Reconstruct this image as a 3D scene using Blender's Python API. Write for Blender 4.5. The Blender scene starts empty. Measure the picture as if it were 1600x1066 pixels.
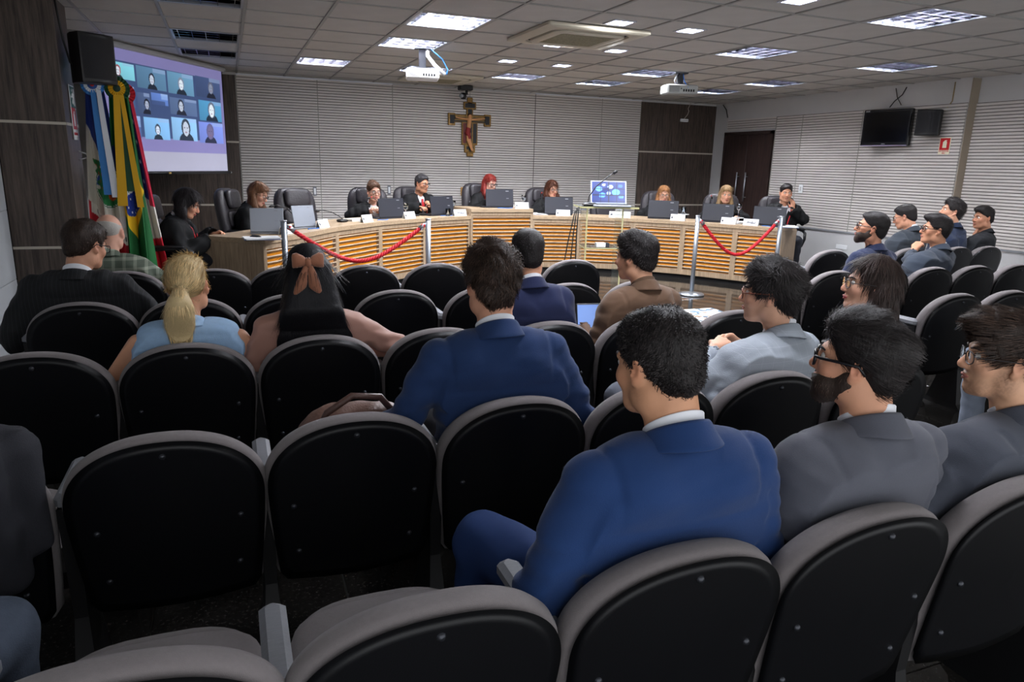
import bpy, bmesh, math, random
import numpy as np
from mathutils import Vector, Matrix
random.seed(7); rng = np.random.default_rng(7)
SC = bpy.context.scene
COL = SC.collection
# ---------------------------------------------------------------- camera, world, exposure
CAMZ, CEIL = 1.48, 2.606
FPX, YAW, PIT, ROLL = 1107.2, .379372, .243402, .026387
def cam_axes():
    cy, sy, cp, sp, cr, sr = math.cos(YAW), math.sin(YAW), math.cos(PIT), math.sin(PIT), math.cos(ROLL), math.sin(ROLL)
    f = np.array([sy*cp, cy*cp, -sp]); r = np.array([cy, -sy, 0.]); u = np.cross(r, f)
    return cr*r + sr*u, -sr*r + cr*u, f
RT, UP, FW = cam_axes()
cd = bpy.data.cameras.new('camera'); cam = bpy.data.objects.new('camera', cd); COL.objects.link(cam)
cam.matrix_world = Matrix([[RT[0], UP[0], -FW[0], 0], [RT[1], UP[1], -FW[1], 0], [RT[2], UP[2], -FW[2], CAMZ], [0, 0, 0, 1]])
cd.sensor_width = 36; cd.lens = FPX/1600*36; cd.clip_start = .05; cd.clip_end = 60
SC.camera = cam
W = bpy.data.worlds.new('ambient_fill'); SC.world = W; W.use_nodes = True
W.node_tree.nodes['Background'].inputs[0].default_value = (.95, .97, 1, 1)
W.node_tree.nodes['Background'].inputs[1].default_value = .7  # even background glow added as fill light, entering by the open rear
SC.view_settings.view_transform = 'Standard'; SC.view_settings.look = 'None'
SC.view_settings.gamma = 1; SC.view_settings.use_curve_mapping = False
SC.view_settings.exposure = 1.36
SC.cycles.use_denoising = True
SC.cycles.max_bounces = 7
SC.cycles.glossy_bounces = 6
SC.cycles.sample_clamp_indirect = 4
TUBE_W = 46.0      # watts of each lit ceiling fixture
LED_W = 16.0
def ray(u, v):
    return (u-800)/FPX*RT - (v-533)/FPX*UP + FW
def at_z(u, v, z):
    d = ray(u, v); return d*((z-CAMZ)/d[2]) + np.array([0, 0, CAMZ])
def at_y(u, v, y):
    d = ray(u, v); return d*(y/d[1]) + np.array([0, 0, CAMZ])
def at_x(u, v, x):
    d = ray(u, v); return d*(x/d[0]) + np.array([0, 0, CAMZ])
# ---------------------------------------------------------------- materials
def lin(c):
    return tuple(((x/255)/12.92 if x/255 <= .04045 else ((x/255+.055)/1.055)**2.4) for x in c)
MATS = {}
def mat(name, rgb, rough=.6, metal=0., spec=.5, var=0., vscale=8., bump=0., bscale=60., stretch=(1, 1, 1), attr=None, emit=0., trans=0., ior=1.45, coat=0., sheen=0.):
    if name in MATS: return MATS[name]
    m = bpy.data.materials.new(name); m.use_nodes = True; nt = m.node_tree; b = nt.nodes['Principled BSDF']
    c = lin(rgb) + (1,)
    b.inputs['Base Color'].default_value = c
    b.inputs['Roughness'].default_value = rough; b.inputs['Metallic'].default_value = metal
    b.inputs['Specular IOR Level'].default_value = spec; b.inputs['IOR'].default_value = ior
    b.inputs['Transmission Weight'].default_value = trans; b.inputs['Coat Weight'].default_value = coat
    b.inputs['Sheen Weight'].default_value = sheen
    src = None
    if attr:
        a = nt.nodes.new('ShaderNodeAttribute'); a.attribute_name = attr
        mx = nt.nodes.new('ShaderNodeMix'); mx.data_type = 'RGBA'; mx.blend_type = 'MULTIPLY'; mx.inputs[0].default_value = 1
        mx.inputs[6].default_value = c; nt.links.new(a.outputs['Color'], mx.inputs[7]); src = mx.outputs[2]
    if var or bump:
        tc = nt.nodes.new('ShaderNodeTexCoord'); mp = nt.nodes.new('ShaderNodeMapping')
        mp.inputs['Scale'].default_value = stretch; nt.links.new(tc.outputs['Object'], mp.inputs[0])
    if var:
        n = nt.nodes.new('ShaderNodeTexNoise'); n.inputs['Scale'].default_value = vscale; n.inputs['Detail'].default_value = 5
        nt.links.new(mp.outputs[0], n.inputs[0])
        r = nt.nodes.new('ShaderNodeValToRGB'); r.color_ramp.elements[0].position = .3; r.color_ramp.elements[1].position = .7
        lo, hi = 1-var, 1+var
        r.color_ramp.elements[0].color = (lo, lo, lo, 1); r.color_ramp.elements[1].color = (hi, hi, hi, 1)
        nt.links.new(n.outputs[0], r.inputs[0])
        mx = nt.nodes.new('ShaderNodeMix'); mx.data_type = 'RGBA'; mx.blend_type = 'MULTIPLY'; mx.inputs[0].default_value = 1
        if src is not None: nt.links.new(src, mx.inputs[6])
        else: mx.inputs[6].default_value = c
        nt.links.new(r.outputs[0], mx.inputs[7]); src = mx.outputs[2]
    if src is not None: nt.links.new(src, b.inputs['Base Color'])
    if bump:
        n = nt.nodes.new('ShaderNodeTexNoise'); n.inputs['Scale'].default_value = bscale; n.inputs['Detail'].default_value = 4
        nt.links.new(mp.outputs[0], n.inputs[0])
        bp = nt.nodes.new('ShaderNodeBump'); bp.inputs['Strength'].default_value = bump; bp.inputs['Distance'].default_value = .01
        nt.links.new(n.outputs[0], bp.inputs['Height']); nt.links.new(bp.outputs[0], b.inputs['Normal'])
    if emit:
        if src is not None: nt.links.new(src, b.inputs['Emission Color'])
        else: b.inputs['Emission Color'].default_value = c
        b.inputs['Emission Strength'].default_value = emit
    MATS[name] = m; return m
def plaid(name, rgb, rgb2, period, width=.12, amt=.8, rough=.85, vertical_only=False):
    if name in MATS: return MATS[name]
    m = mat(name, rgb, rough, bump=.15, bscale=300); nt = m.node_tree; b = nt.nodes['Principled BSDF']
    tc = nt.nodes.new('ShaderNodeTexCoord'); sx = nt.nodes.new('ShaderNodeSeparateXYZ'); nt.links.new(tc.outputs['Object'], sx.inputs[0])
    fac = []
    for ax in ((0,) if vertical_only else (0, 2)):
        d = nt.nodes.new('ShaderNodeMath'); d.operation = 'DIVIDE'; d.inputs[1].default_value = period; nt.links.new(sx.outputs[ax], d.inputs[0])
        f = nt.nodes.new('ShaderNodeMath'); f.operation = 'FRACT'; nt.links.new(d.outputs[0], f.inputs[0])
        l = nt.nodes.new('ShaderNodeMath'); l.operation = 'LESS_THAN'; l.inputs[1].default_value = width; nt.links.new(f.outputs[0], l.inputs[0])
        fac.append(l.outputs[0])
    s = fac[0]
    if len(fac) == 2:
        ad = nt.nodes.new('ShaderNodeMath'); ad.operation = 'ADD'; nt.links.new(fac[0], ad.inputs[0]); nt.links.new(fac[1], ad.inputs[1])
        s = ad.outputs[0]
    ml = nt.nodes.new('ShaderNodeMath'); ml.operation = 'MULTIPLY'; ml.inputs[1].default_value = amt/len(fac); nt.links.new(s, ml.inputs[0])
    mx = nt.nodes.new('ShaderNodeMix'); mx.data_type = 'RGBA'; nt.links.new(ml.outputs[0], mx.inputs[0])
    mx.inputs[6].default_value = lin(rgb)+(1,); mx.inputs[7].default_value = lin(rgb2)+(1,)
    nt.links.new(mx.outputs[2], b.inputs['Base Color']); return m
def wood(name, rgb, rgb2, rough=.5, scale=(14, 14, 1.1), spec=.4):
    if name in MATS: return MATS[name]
    m = mat(name, rgb, rough, spec=spec); nt = m.node_tree; b = nt.nodes['Principled BSDF']
    tc = nt.nodes.new('ShaderNodeTexCoord'); mp = nt.nodes.new('ShaderNodeMapping'); mp.inputs['Scale'].default_value = scale
    nt.links.new(tc.outputs['Object'], mp.inputs[0])
    n = nt.nodes.new('ShaderNodeTexNoise'); n.inputs['Scale'].default_value = 3.2; n.inputs['Detail'].default_value = 8; n.inputs['Roughness'].default_value = .65
    nt.links.new(mp.outputs[0], n.inputs[0])
    r = nt.nodes.new('ShaderNodeValToRGB'); r.color_ramp.elements[0].position = .35; r.color_ramp.elements[1].position = .66
    r.color_ramp.elements[0].color = lin(rgb2)+(1,); r.color_ramp.elements[1].color = lin(rgb)+(1,)
    nt.links.new(n.outputs[0], r.inputs[0]); nt.links.new(r.outputs[0], b.inputs['Base Color']); return m
def attr_mat(name, attr='col', emit=0., rough=.8):
    if name in MATS: return MATS[name]
    m = mat(name, (255, 255, 255), rough); nt = m.node_tree; b = nt.nodes['Principled BSDF']
    a = nt.nodes.new('ShaderNodeAttribute'); a.attribute_name = attr
    nt.links.new(a.outputs['Color'], b.inputs['Base Color'])
    if emit:
        nt.links.new(a.outputs['Color'], b.inputs['Emission Color']); b.inputs['Emission Strength'].default_value = emit
    return m
# ---------------------------------------------------------------- objects
def ob(name, data, m=None, parent=None, kind=None):
    if m is not None and data is not None:
        ms = m if isinstance(m, (list, tuple)) else [m]
        if not data.materials:
            for x in ms: data.materials.append(x)
    o = bpy.data.objects.new(name, data); COL.objects.link(o)
    if parent is not None: o.parent = parent
    if kind: o['kind'] = kind
    return o
def tag(o, label, cat, group=None):
    o['label'] = label; o['category'] = cat
    if group: o['group'] = group
    return o
def thing(name, label, cat, loc=(0, 0, 0), rz=0., group=None):
    o = bpy.data.objects.new(name, None); COL.objects.link(o); o.empty_display_size = .1
    o.location = [float(x) for x in loc]; o.rotation_euler = (0, 0, rz); return tag(o, label, cat, group)
def me(name, V, Fs, smooth=True, mi=None):
    d = bpy.data.meshes.new(name); d.from_pydata([tuple(map(float, v)) for v in V], [], [tuple(map(int, f)) for f in Fs])
    if smooth: d.polygons.foreach_set('use_smooth', [True]*len(d.polygons))
    if mi is not None: d.polygons.foreach_set('material_index', mi)
    d.update(); return d
def me_np(name, V, Q, smooth=True):
    V = np.asarray(V, np.float32); Q = np.asarray(Q, np.int32); n = Q.shape[1]
    d = bpy.data.meshes.new(name); d.vertices.add(len(V)); d.vertices.foreach_set('co', V.ravel())
    d.loops.add(Q.size); d.loops.foreach_set('vertex_index', Q.ravel())
    d.polygons.add(len(Q)); d.polygons.foreach_set('loop_start', np.arange(0, Q.size, n, dtype=np.int32))
    if smooth: d.polygons.foreach_set('use_smooth', np.ones(len(Q), bool))
    d.update(); return d
def vcol(d, cols, name='col'):
    a = d.color_attributes.new(name, 'FLOAT_COLOR', 'POINT')
    c = np.ones((len(d.vertices), 4), np.float32); c[:, :3] = cols; a.data.foreach_set('color', c.ravel())
class MB:
    """collects shapes, then becomes one mesh"""
    def __init__(s): s.V = []; s.F = []; s.mi = []; s.cur = 0
    def add(s, V, Fs):
        o = len(s.V); s.V += [tuple(map(float, v)) for v in V]; s.F += [tuple(i+o for i in f) for f in Fs]; s.mi += [s.cur]*len(Fs); return s
    def box(s, x0, y0, z0, x1, y1, z1, M=None, bev=0.):
        if bev > 0:
            b = min(bev, (x1-x0)*.45, (y1-y0)*.45, (z1-z0)*.45)
            P = []
            for z, i in ((z0, b), (z0+b, 0), (z1-b, 0), (z1, b)):
                c = b*.6 if i == 0 else b*1.2
                X0, X1, Y0, Y1 = x0+i, x1-i, y0+i, y1-i; c = b
                P.append([(X0+c, Y0, z), (X1-c, Y0, z), (X1, Y0+c, z), (X1, Y1-c, z), (X1-c, Y1, z), (X0+c, Y1, z), (X0, Y1-c, z), (X0, Y0+c, z)])
            V = [p for r in P for p in r]; Fs = [tuple(range(7, -1, -1)), tuple(range(24, 32))]
            for k in range(3):
                for i in range(8):
                    j = (i+1) % 8; Fs.append((k*8+i, k*8+j, k*8+8+j, k*8+8+i))
        else:
            V = [(x, y, z) for z in (z0, z1) for x, y in ((x0, y0), (x1, y0), (x1, y1), (x0, y1))]
            Fs = [(3, 2, 1, 0), (4, 5, 6, 7), (0, 1, 5, 4), (1, 2, 6, 5), (2, 3, 7, 6), (3, 0, 4, 7)]
        if M is not None: V = [M @ Vector(v) for v in V]
        return s.add(V, Fs)
    def tube(s, pts, r, n=8, caps=True, squash=None):
        pts = [np.array(p, float) for p in pts]; m = len(pts)
        rs = list(r) if hasattr(r, '__len__') else [r]*m
        V = []; up = None
        for i, p in enumerate(pts):
            t = pts[min(i+1, m-1)] - pts[max(i-1, 0)]; t = t/(np.linalg.norm(t)+1e-9)
            if up is None: up = np.array([0, 0, 1.]) if abs(t[2]) < .9 else np.array([1., 0, 0])
            a = np.cross(up, t); a /= np.linalg.norm(a)+1e-9; b = np.cross(t, a); up = b
            for k in range(n):
                w = 2*math.pi*k/n; V.append(p + rs[i]*(math.cos(w)*a + math.sin(w)*b*(squash or 1)))
        Fs = [(i*n+k, i*n+(k+1) % n, (i+1)*n+(k+1) % n, (i+1)*n+k) for i in range(m-1) for k in range(n)]
        if caps: Fs += [tuple(range(n-1, -1, -1)), tuple(range((m-1)*n, m*n))]
        return s.add(V, Fs)
    def lathe(s, prof, c=(0, 0, 0), n=20, caps=True):
        V = [(c[0]+r*math.cos(2*math.pi*k/n), c[1]+r*math.sin(2*math.pi*k/n), c[2]+z) for r, z in prof for k in range(n)]
        m = len(prof); Fs = [(i*n+k, i*n+(k+1) % n, (i+1)*n+(k+1) % n, (i+1)*n+k) for i in range(m-1) for k in range(n)]
        if caps: Fs += [tuple(range(n-1, -1, -1)), tuple(range((m-1)*n, m*n))]
        return s.add(V, Fs)
    def prism(s, poly, z0, z1):
        n = len(poly); V = [(x, y, z0) for x, y in poly] + [(x, y, z1) for x, y in poly]
        return s.add(V, [tuple(range(n-1, -1, -1)), tuple(range(n, 2*n))] + [(i, (i+1) % n, n+(i+1) % n, n+i) for i in range(n)])
    def rings(s, R, cap0=True, cap1=True):
        n = len(R[0]); V = [p for r in R for p in r]
        Fs = [(i*n+k, i*n+(k+1) % n, (i+1)*n+(k+1) % n, (i+1)*n+k) for i in range(len(R)-1) for k in range(n)]
        if cap0: Fs.append(tuple(range(n-1, -1, -1)))
        if cap1: Fs.append(tuple(range((len(R)-1)*n, len(R)*n)))
        return s.add(V, Fs)
    def mesh(s, name, smooth=False): return me(name, s.V, s.F, smooth, s.mi if any(s.mi) else None)
    def build(s, name, m, parent=None, smooth=False, kind=None): return ob(name, s.mesh(name, smooth), m, parent, kind)
def sharpen(o, ang=.7):
    """smooth faces but keep hard edges"""
    d = o.data; d.polygons.foreach_set('use_smooth', [True]*len(d.polygons))
    try: d.set_sharp_from_angle(angle=ang)
    except Exception: pass
    return o
# ---------------------------------------------------------------- signed-distance modelling (people, cloth, bags)
def axis(lo, hi, h, fine=()):
    pts = [lo]
    while pts[-1] < hi:
        x = pts[-1]; st = h
        for a, b, f in fine:
            if a-h < x < b: st = min(st, f if x >= a-f else max(f, min(h, a-x)))
        pts.append(x+st)
    return np.array(pts, np.float32)
class Sdf:
    def __init__(s, xs, ys, zs):
        s.xs, s.ys, s.zs = xs, ys, zs; s.G = np.full((len(xs), len(ys), len(zs)), .3, np.float32)
        s.pad = max(np.diff(xs).max(), np.diff(ys).max(), np.diff(zs).max())*1.6
    def _sub(s, lo, hi):
        sl = []
        for a, l, h in ((s.xs, lo[0], hi[0]), (s.ys, lo[1], hi[1]), (s.zs, lo[2], hi[2])):
            sl.append(slice(max(0, np.searchsorted(a, l)-1), np.searchsorted(a, h)+1))
        return tuple(sl), s.xs[sl[0]][:, None, None], s.ys[sl[1]][None, :, None], s.zs[sl[2]][None, None, :]
    def _comb(s, sl, d, k, op):
        g = s.G[sl]
        if g.size == 0: return
        if op == 'u':
            if k > 0:
                h = np.maximum(k-np.abs(g-d), 0)/k; s.G[sl] = np.minimum(g, d)-h*h*k*.25
            else: s.G[sl] = np.minimum(g, d)
        else:
            d = -d
            if k > 0:
                h = np.maximum(k-np.abs(g-d), 0)/k; s.G[sl] = np.maximum(g, d)+h*h*k*.25
            else: s.G[sl] = np.maximum(g, d)
    def cap(s, a, b, ra, rb=None, k=.02, op='u', fl=None):
        a = np.asarray(a, float); b = np.asarray(b, float); rb = ra if rb is None else rb
        m = k+s.pad; lo = np.minimum(a-ra, b-rb)-m; hi = np.maximum(a+ra, b+rb)+m
        sl, X, Y, Z = s._sub(lo, hi)
        ba = b-a; bb = float(ba@ba)+1e-9
        px, py, pz = X-a[0], Y-a[1], Z-a[2]
        h = np.clip((px*ba[0]+py*ba[1]+pz*ba[2])/bb, 0, 1)
        px, py, pz = px-h*ba[0], py-h*ba[1], pz-h*ba[2]
        if fl is not None:
            n, f = fl; t = (px*n[0]+py*n[1]+pz*n[2])*(f-1); px, py, pz = px+t*n[0], py+t*n[1], pz+t*n[2]
        s._comb(sl, np.sqrt(px*px+py*py+pz*pz)-(ra+(rb-ra)*h), k, op)
    def chain(s, pts, rs, k=.02, op='u', fl=None):
        for i in range(len(pts)-1): s.cap(pts[i], pts[i+1], rs[i], rs[i+1], k, op, fl)
    def ell(s, c, r, R=None, k=.02, op='u'):
        c = np.asarray(c, float); r = np.asarray(r, float); m = max(r)+k+s.pad
        sl, X, Y, Z = s._sub(c-m, c+m); px, py, pz = X-c[0], Y-c[1], Z-c[2]
        if R is not None: px, py, pz = (R[0, i]*px+R[1, i]*py+R[2, i]*pz for i in range(3))
        k0 = np.sqrt((px/r[0])**2+(py/r[1])**2+(pz/r[2])**2); k1 = np.sqrt((px/r[0]**2)**2+(py/r[1]**2)**2+(pz/r[2]**2)**2)+1e-6
        s._comb(sl, k0*(k0-1)/k1, k, op)
    def cut(s, fn, k=0.):
        """keep where fn(X,Y,Z) < 0"""
        d = fn(s.xs[:, None, None], s.ys[None, :, None], s.zs[None, None, :])
        s._comb((slice(None),)*3, -np.broadcast_to(d, s.G.shape), k, 's')
    def surf(s):
        G = s.G; G[0] = G[-1] = .1; G[:, 0] = G[:, -1] = .1; G[:, :, 0] = G[:, :, -1] = .1
        S = G < 0; nx, ny, nz = G.shape
        cnt = np.zeros((nx-1, ny-1, nz-1), np.int8)
        for i in (0, 1):
            for j in (0, 1):
                for k in (0, 1): cnt += S[i:nx-1+i, j:ny-1+j, k:nz-1+k]
        I, J, K = np.nonzero((cnt > 0) & (cnt < 8)); n = len(I)
        idx = np.full(cnt.shape, -1, np.int32); idx[I, J, K] = np.arange(n)
        P = np.zeros((n, 3)); C = np.zeros(n); ax = (s.xs, s.ys, s.zs)
        for a in range(3):
            o1, o2 = [q for q in range(3) if q != a]
            for p in (0, 1):
                for q in (0, 1):
                    c0 = [I.copy(), J.copy(), K.copy()]; c0[o1] += p; c0[o2] += q
                    c1 = [x.copy() for x in c0]; c1[a] += 1
                    g0 = G[tuple(c0)]; g1 = G[tuple(c1)]; m = (g0 < 0) != (g1 < 0)
                    t = np.where(m, g0/np.where(m, g0-g1, 1), 0)
                    for d in range(3):
                        v = ax[d][c0[d]]
                        if d == a: v = v+t*(ax[d][c1[d]]-v)
                        P[:, d] += np.where(m, v, 0)
                    C += m
        P /= C[:, None]; Q = []
        for a in range(3):
            o1, o2 = (a+1) % 3, (a+2) % 3
            sl0 = [slice(None)]*3; sl1 = [slice(None)]*3; sl0[a] = slice(0, -1); sl1[a] = slice(1, None)
            s0, s1 = S[tuple(sl0)], S[tuple(sl1)]; E = np.array(np.nonzero(s0 != s1))
            E = E[:, (E[o1] > 0) & (E[o2] > 0) & (E[o1] < G.shape[o1]-1) & (E[o2] < G.shape[o2]-1)]
            flip = s0[tuple(E)]; c = []
            for p, q in ((1, 1), (0, 1), (0, 0), (1, 0)):
                e = E.copy(); e[o1] -= p; e[o2] -= q; c.append(idx[tuple(e)])
            c = np.array(c).T; c[~flip] = c[~flip][:, ::-1]; Q.append(c)
        Q = np.concatenate(Q); return P, Q
def normals(P, Q):
    n = np.cross(P[Q[:, 2]]-P[Q[:, 0]], P[Q[:, 3]]-P[Q[:, 1]]); N = np.zeros_like(P)
    for i in range(4): np.add.at(N, Q[:, i], n)
    return N/(np.linalg.norm(N, axis=1)[:, None]+1e-12)
def relax(P, Q, it=1):
    for _ in range(it):
        A = np.zeros_like(P); C = np.zeros(len(P))
        for i in range(4):
            np.add.at(A, Q[:, i], P[Q[:, (i+1) % 4]]+P[Q[:, (i+3) % 4]]); np.add.at(C, Q[:, i], 2)
        P = P*.4+.6*A/np.maximum(C, 1)[:, None]
    return P
def wav(P, f, seed):
    r = np.random.default_rng(seed); o = np.zeros(len(P))
    for _ in range(5):
        k = r.normal(size=3)*f; o += np.sin(P@k+r.uniform(0, 6.28)+1.2*np.sin(P@(r.normal(size=3)*f*.6)))
    return o/3
# ================================================================ the room
XL, XR, XR2, YB = -1.56, 8.17, 8.30, 11.0
YP = 6.2           # where the right wall steps back
M_ceil = mat('ceiling_white', (190, 187, 182), .9, var=.04, vscale=5, bump=.15, bscale=90)
M_grid = mat('ceiling_bar', (150, 148, 144), .5)
M_white = mat('wall_white', (196, 196, 196), .75, var=.03, vscale=3)
M_slat = mat('slat_white', (208, 203, 198), .6, var=.03, vscale=6, stretch=(1, 1, 8))
M_groove = mat('slat_groove', (92, 84, 80), .8)
M_darkwood = wood('dark_wood', (92, 80, 72), (50, 42, 38), .45, (16, 16, .9))
M_strip = mat('strip_pale', (188, 180, 166), .5)
M_desk = wood('bench_wood', (176, 153, 126), (134, 114, 92), .5, (22, 22, 1.2))
M_desk_h = wood('bench_wood_flat', (180, 157, 128), (150, 129, 104), .5, (2, 22, 22))
M_orange = mat('amber_backing', (232, 150, 26), .5, var=.05, vscale=4)
M_black = mat('black_plastic', (22, 22, 24), .45)
M_black2 = mat('black_matte', (14, 14, 16), .7)
M_alu = mat('aluminium', (190, 193, 198), .3, metal=.9)
M_grey = mat('grey_plastic', (140, 143, 148), .5)
M_paper = mat('white_paper', (232, 234, 236), .7)
M_cable = mat('cable_black', (20, 20, 20), .5)
M_tile = mat('wall_tile', (178, 182, 186), .35, var=.05, vscale=4)
M_granite = mat('granite', (40, 38, 36), .07, spec=.6, var=.75, vscale=70)
M_joint = mat('floor_joint', (70, 66, 56), .6)
M_tube = mat('tube_glow', (246, 248, 255), .5, emit=90.0)
M_tube_off = mat('tube_off', (200, 196, 190), .4)
M_louvre = mat('louvre_metal', (116, 116, 121), .06, metal=1.)
M_led = mat('led_glow', (205, 215, 255), .5, emit=9.0)
M_beige = mat('aircon_beige', (186, 178, 160), .6)
M_beige2 = mat('aircon_grille', (150, 142, 120), .8, var=.2, vscale=60)

def wall_box(name, x0, y0, z0, x1, y1, z1, m, parent=None):
    return MB().box(x0, y0, z0, x1, y1, z1).build(name, m, parent, kind='structure' if parent is None else None)
# floor: base and single polished slabs
floor = wall_box('floor', XL-.1, -1.2, -.12, XR2+.1, YB+.1, -.006, M_joint)
TS = .62
tile_me = MB().box(0, 0, -.02, TS-.004, TS-.004, 0, bev=.0015).mesh('floor_tile'); tile_me.materials.append(M_granite)
for i in range(16):
    for j in range(20):
        x0, y0 = XL+i*TS, -1.2+j*TS
        if x0+TS > XR2+.12 or y0+TS > YB+.1: continue
        if y0 < .2: continue
        o = ob('floor_tile', tile_me, None, floor); o.location = (x0, y0, 0)
near = MB().box(XL, -1.2, -.02, XR2, .03, 0).build('floor_strip', M_granite, floor)
# ceiling: bars with one board in each cell
GX, GY, GS = .212, .1206, .625
NI = list(range(-3, 13)); NJ = list(range(2, 18))
mb = MB()
for i in range(-2, 14):
    x = GX+i*GS
    if XL < x < XR2: mb.box(x-.012, -1.2, CEIL, x+.012, YB, CEIL+.03)
for j in range(1, 18):
    y = GY+j*GS; mb.box(XL, y-.012, CEIL+.0005, XR2, y+.012, CEIL+.03)
mb.box(XL, -1.2, CEIL+.03, XR2, GY+2*GS-.012, CEIL+.05); mb.box(XL-.1, -1.2, CEIL+.24, XR2+.1, YB+.1, CEIL+.3)
ceiling = mb.build('ceiling', M_grid, kind='structure')
FIX = [(-1, -1, 0), (-1, 2, 0), (-1, 4, 0), (1, 4, 1), (2, -1, 1), (2, 1, 1), (3, 4, 1), (5, 4, 1), (7, 4, 1), (7, 2, 1), (7, -1, 1), (7, -4, 1), (10, -1, 1), (10, 2, 1), (10, 4, 1), (10, -4, 1), (2, -4, 1), (2, -7, 1)]
fixset = {(a, b+10) for a, b, c in FIX}
tcache = {}
for i in NI:
    for j in NJ:
        if (i, j) in fixset: continue
        x0, x1 = max(GX+i*GS, XL), min(GX+(i+1)*GS, XR2 if GY+j*GS < YP else XR); y0, y1 = GY+j*GS, min(GY+(j+1)*GS, YB)
        if x1-x0 < .05 or y1-y0 < .05: continue
        key = (round(x1-x0, 3), round(y1-y0, 3))
        if key not in tcache:
            d = MB().box(.011, .011, .006, key[0]-.011, key[1]-.011, .022, bev=.004).mesh('ceiling_tile'); d.materials.append(M_ceil); tcache[key] = d
        o = ob('ceiling_tile', tcache[key], None, ceiling); o.location = (x0, y0, CEIL+random.uniform(0, .003))
# recessed louvre lights
hs = GS/2-.012
mb = MB(); mb.box(-hs, -hs, .0, -hs+.02, hs, .11); mb.box(hs-.02, -hs, 0, hs, hs, .11); mb.box(-hs, -hs, 0, hs, -hs+.02, .11); mb.box(-hs, hs-.02, 0, hs, hs, .11); mb.box(-hs, -hs, .11, hs, hs, .125)
M_fixw = mat('fixture_white', (150, 154, 162), .3, metal=.6)
house_me = mb.mesh('housing'); house_me.materials.append(M_fixw)
mb = MB()
for a in (-.145, 0, .145): mb.box(-hs+.02, a-.004, .004, hs-.02, a+.004, .058)
for k in range(5):
    a = -.24+.12*k; mb.box(a-.002, -hs+.02, .002, a+.002, hs-.02, .045)
for a in (-.215, -.072, .072, .215):      # curved reflector valleys above the blades
    pts = [(a+.066*math.sin(t), .095-.05*math.cos(t)+.0*t) for t in np.linspace(-1.25, 1.25, 7)]
    V = []; Fs = []
    for y, z in pts: V += [(-hs+.02, y, .075+.03*math.cos((y-a)/.066*1.3)), (hs-.02, y, .075+.03*math.cos((y-a)/.066*1.3))]
    for q in range(6): Fs.append((2*q, 2*q+1, 2*q+3, 2*q+2))
    mb.add(V, Fs)
louv_me = mb.mesh('louvre'); louv_me.materials.append(M_louvre)
def tube_mesh(name, m):
    d = MB().tube([(-hs+.03, 0, 0), (hs-.03, 0, 0)], .012, 8).mesh(name, True); d.materials.append(m); return d
tube_on, tube_off = tube_mesh('tube_lit', M_tube), tube_mesh('tube_dark', M_tube_off)
pos = {(-1, -1): 'unlit louvre ceiling light at the top left edge, nearest of the three above the screen',
 (-1, 2): 'unlit louvre ceiling light with coppery reflections, middle of the three above the screen',
 (-1, 4): 'unlit narrow looking louvre ceiling light right against the projection screen top',
 (1, 4): 'small looking lit louvre ceiling light above the left end of the slatted back wall',
 (2, -1): 'large lit louvre ceiling light left of the nearer ceiling air conditioner',
 (2, 1): 'lit louvre ceiling light that the white projector hangs just beyond',
 (3, 4): 'lit louvre ceiling light partly hidden behind the white hanging projector',
 (5, 4): 'far lit louvre ceiling light above and right of the crucifix',
 (7, 4): 'far lit louvre ceiling light left of the grey projector, nearer the back wall',
 (7, 2): 'lit louvre ceiling light touching the mount of the grey projector on its left',
 (7, -1): 'lit louvre ceiling light in front of the grey projector, mid ceiling',
 (7, -4): 'largest lit louvre ceiling light at the top right of the photo',
 (10, -1): 'lit louvre ceiling light above the wall television',
 (10, 2): 'lit louvre ceiling light above the right end of the judges bench',
 (10, 4): 'smallest lit louvre ceiling light behind the grey projector near the door',
 (10, -4): 'lit louvre ceiling light outside the right edge of the photo', (2, -4): 'unseen lit louvre light added above the frame, before the nearer air conditioner, as fill', (2, -7): 'unseen lit louvre light added overhead, nearest to the camera, brightening the lower left seats'}  # last two are unseen lights, added to brighten the near chairs
def area_lamp(name, parent, size, watts, z, col=(.95, .97, 1.)):
    l = bpy.data.lights.new(name, 'AREA'); l.shape = 'SQUARE'; l.size = size; l.energy = watts; l.color = col
    o = bpy.data.objects.new(name, l); COL.objects.link(o); o.parent = parent; o.location = (0, 0, z); return o
for i, j, lit in FIX:
    t = thing('ceiling_light', pos[(i, j)], 'ceiling light', (GX+(i+.5)*GS, GY+(j+10.5)*GS, CEIL), 0, 'louvre lights in the ceiling')
    ob('housing', house_me, None, t); ob('louvre', louv_me, None, t)
    for a in (-.215, -.072, .072, .215):
        q = ob('tube', tube_on if lit else tube_off, None, t); q.location = (0, a, .068)
LED = [((5, -4), 'bright square recessed spot at the top edge, right of the air conditioner'), ((4, -2), 'bright square recessed spot overlapping the far right corner of the air conditioner frame'), ((5, -2), 'bright square recessed spot right of the ceiling air conditioner'),
 ((4, 0), 'bright square recessed spot overlapping the near edge of the air conditioner grille'), ((5, 0), 'bright square recessed spot just right of the air conditioner grille'),
 ((4, 2), 'smallest bright square recessed spot, left one of the far pair'), ((5, 2), 'small bright square recessed spot, right one of the far pair')]
fr = MB()
for a in (0, 1, 2, 3):
    c, s = [(1, 0), (0, 1), (-1, 0), (0, -1)][a]
    M = Matrix.Rotation(a*math.pi/2, 4, 'Z'); fr.box(.082, -.1, -.006, .1, .1, .004, M)
led_fr = fr.mesh('led_frame'); led_fr.materials.append(mat('led_frame', (200, 200, 205), .4))
led_df = MB().box(-.083, -.083, -.003, .083, .083, .003).mesh('led_panel'); led_df.materials.append(M_led)
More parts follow.
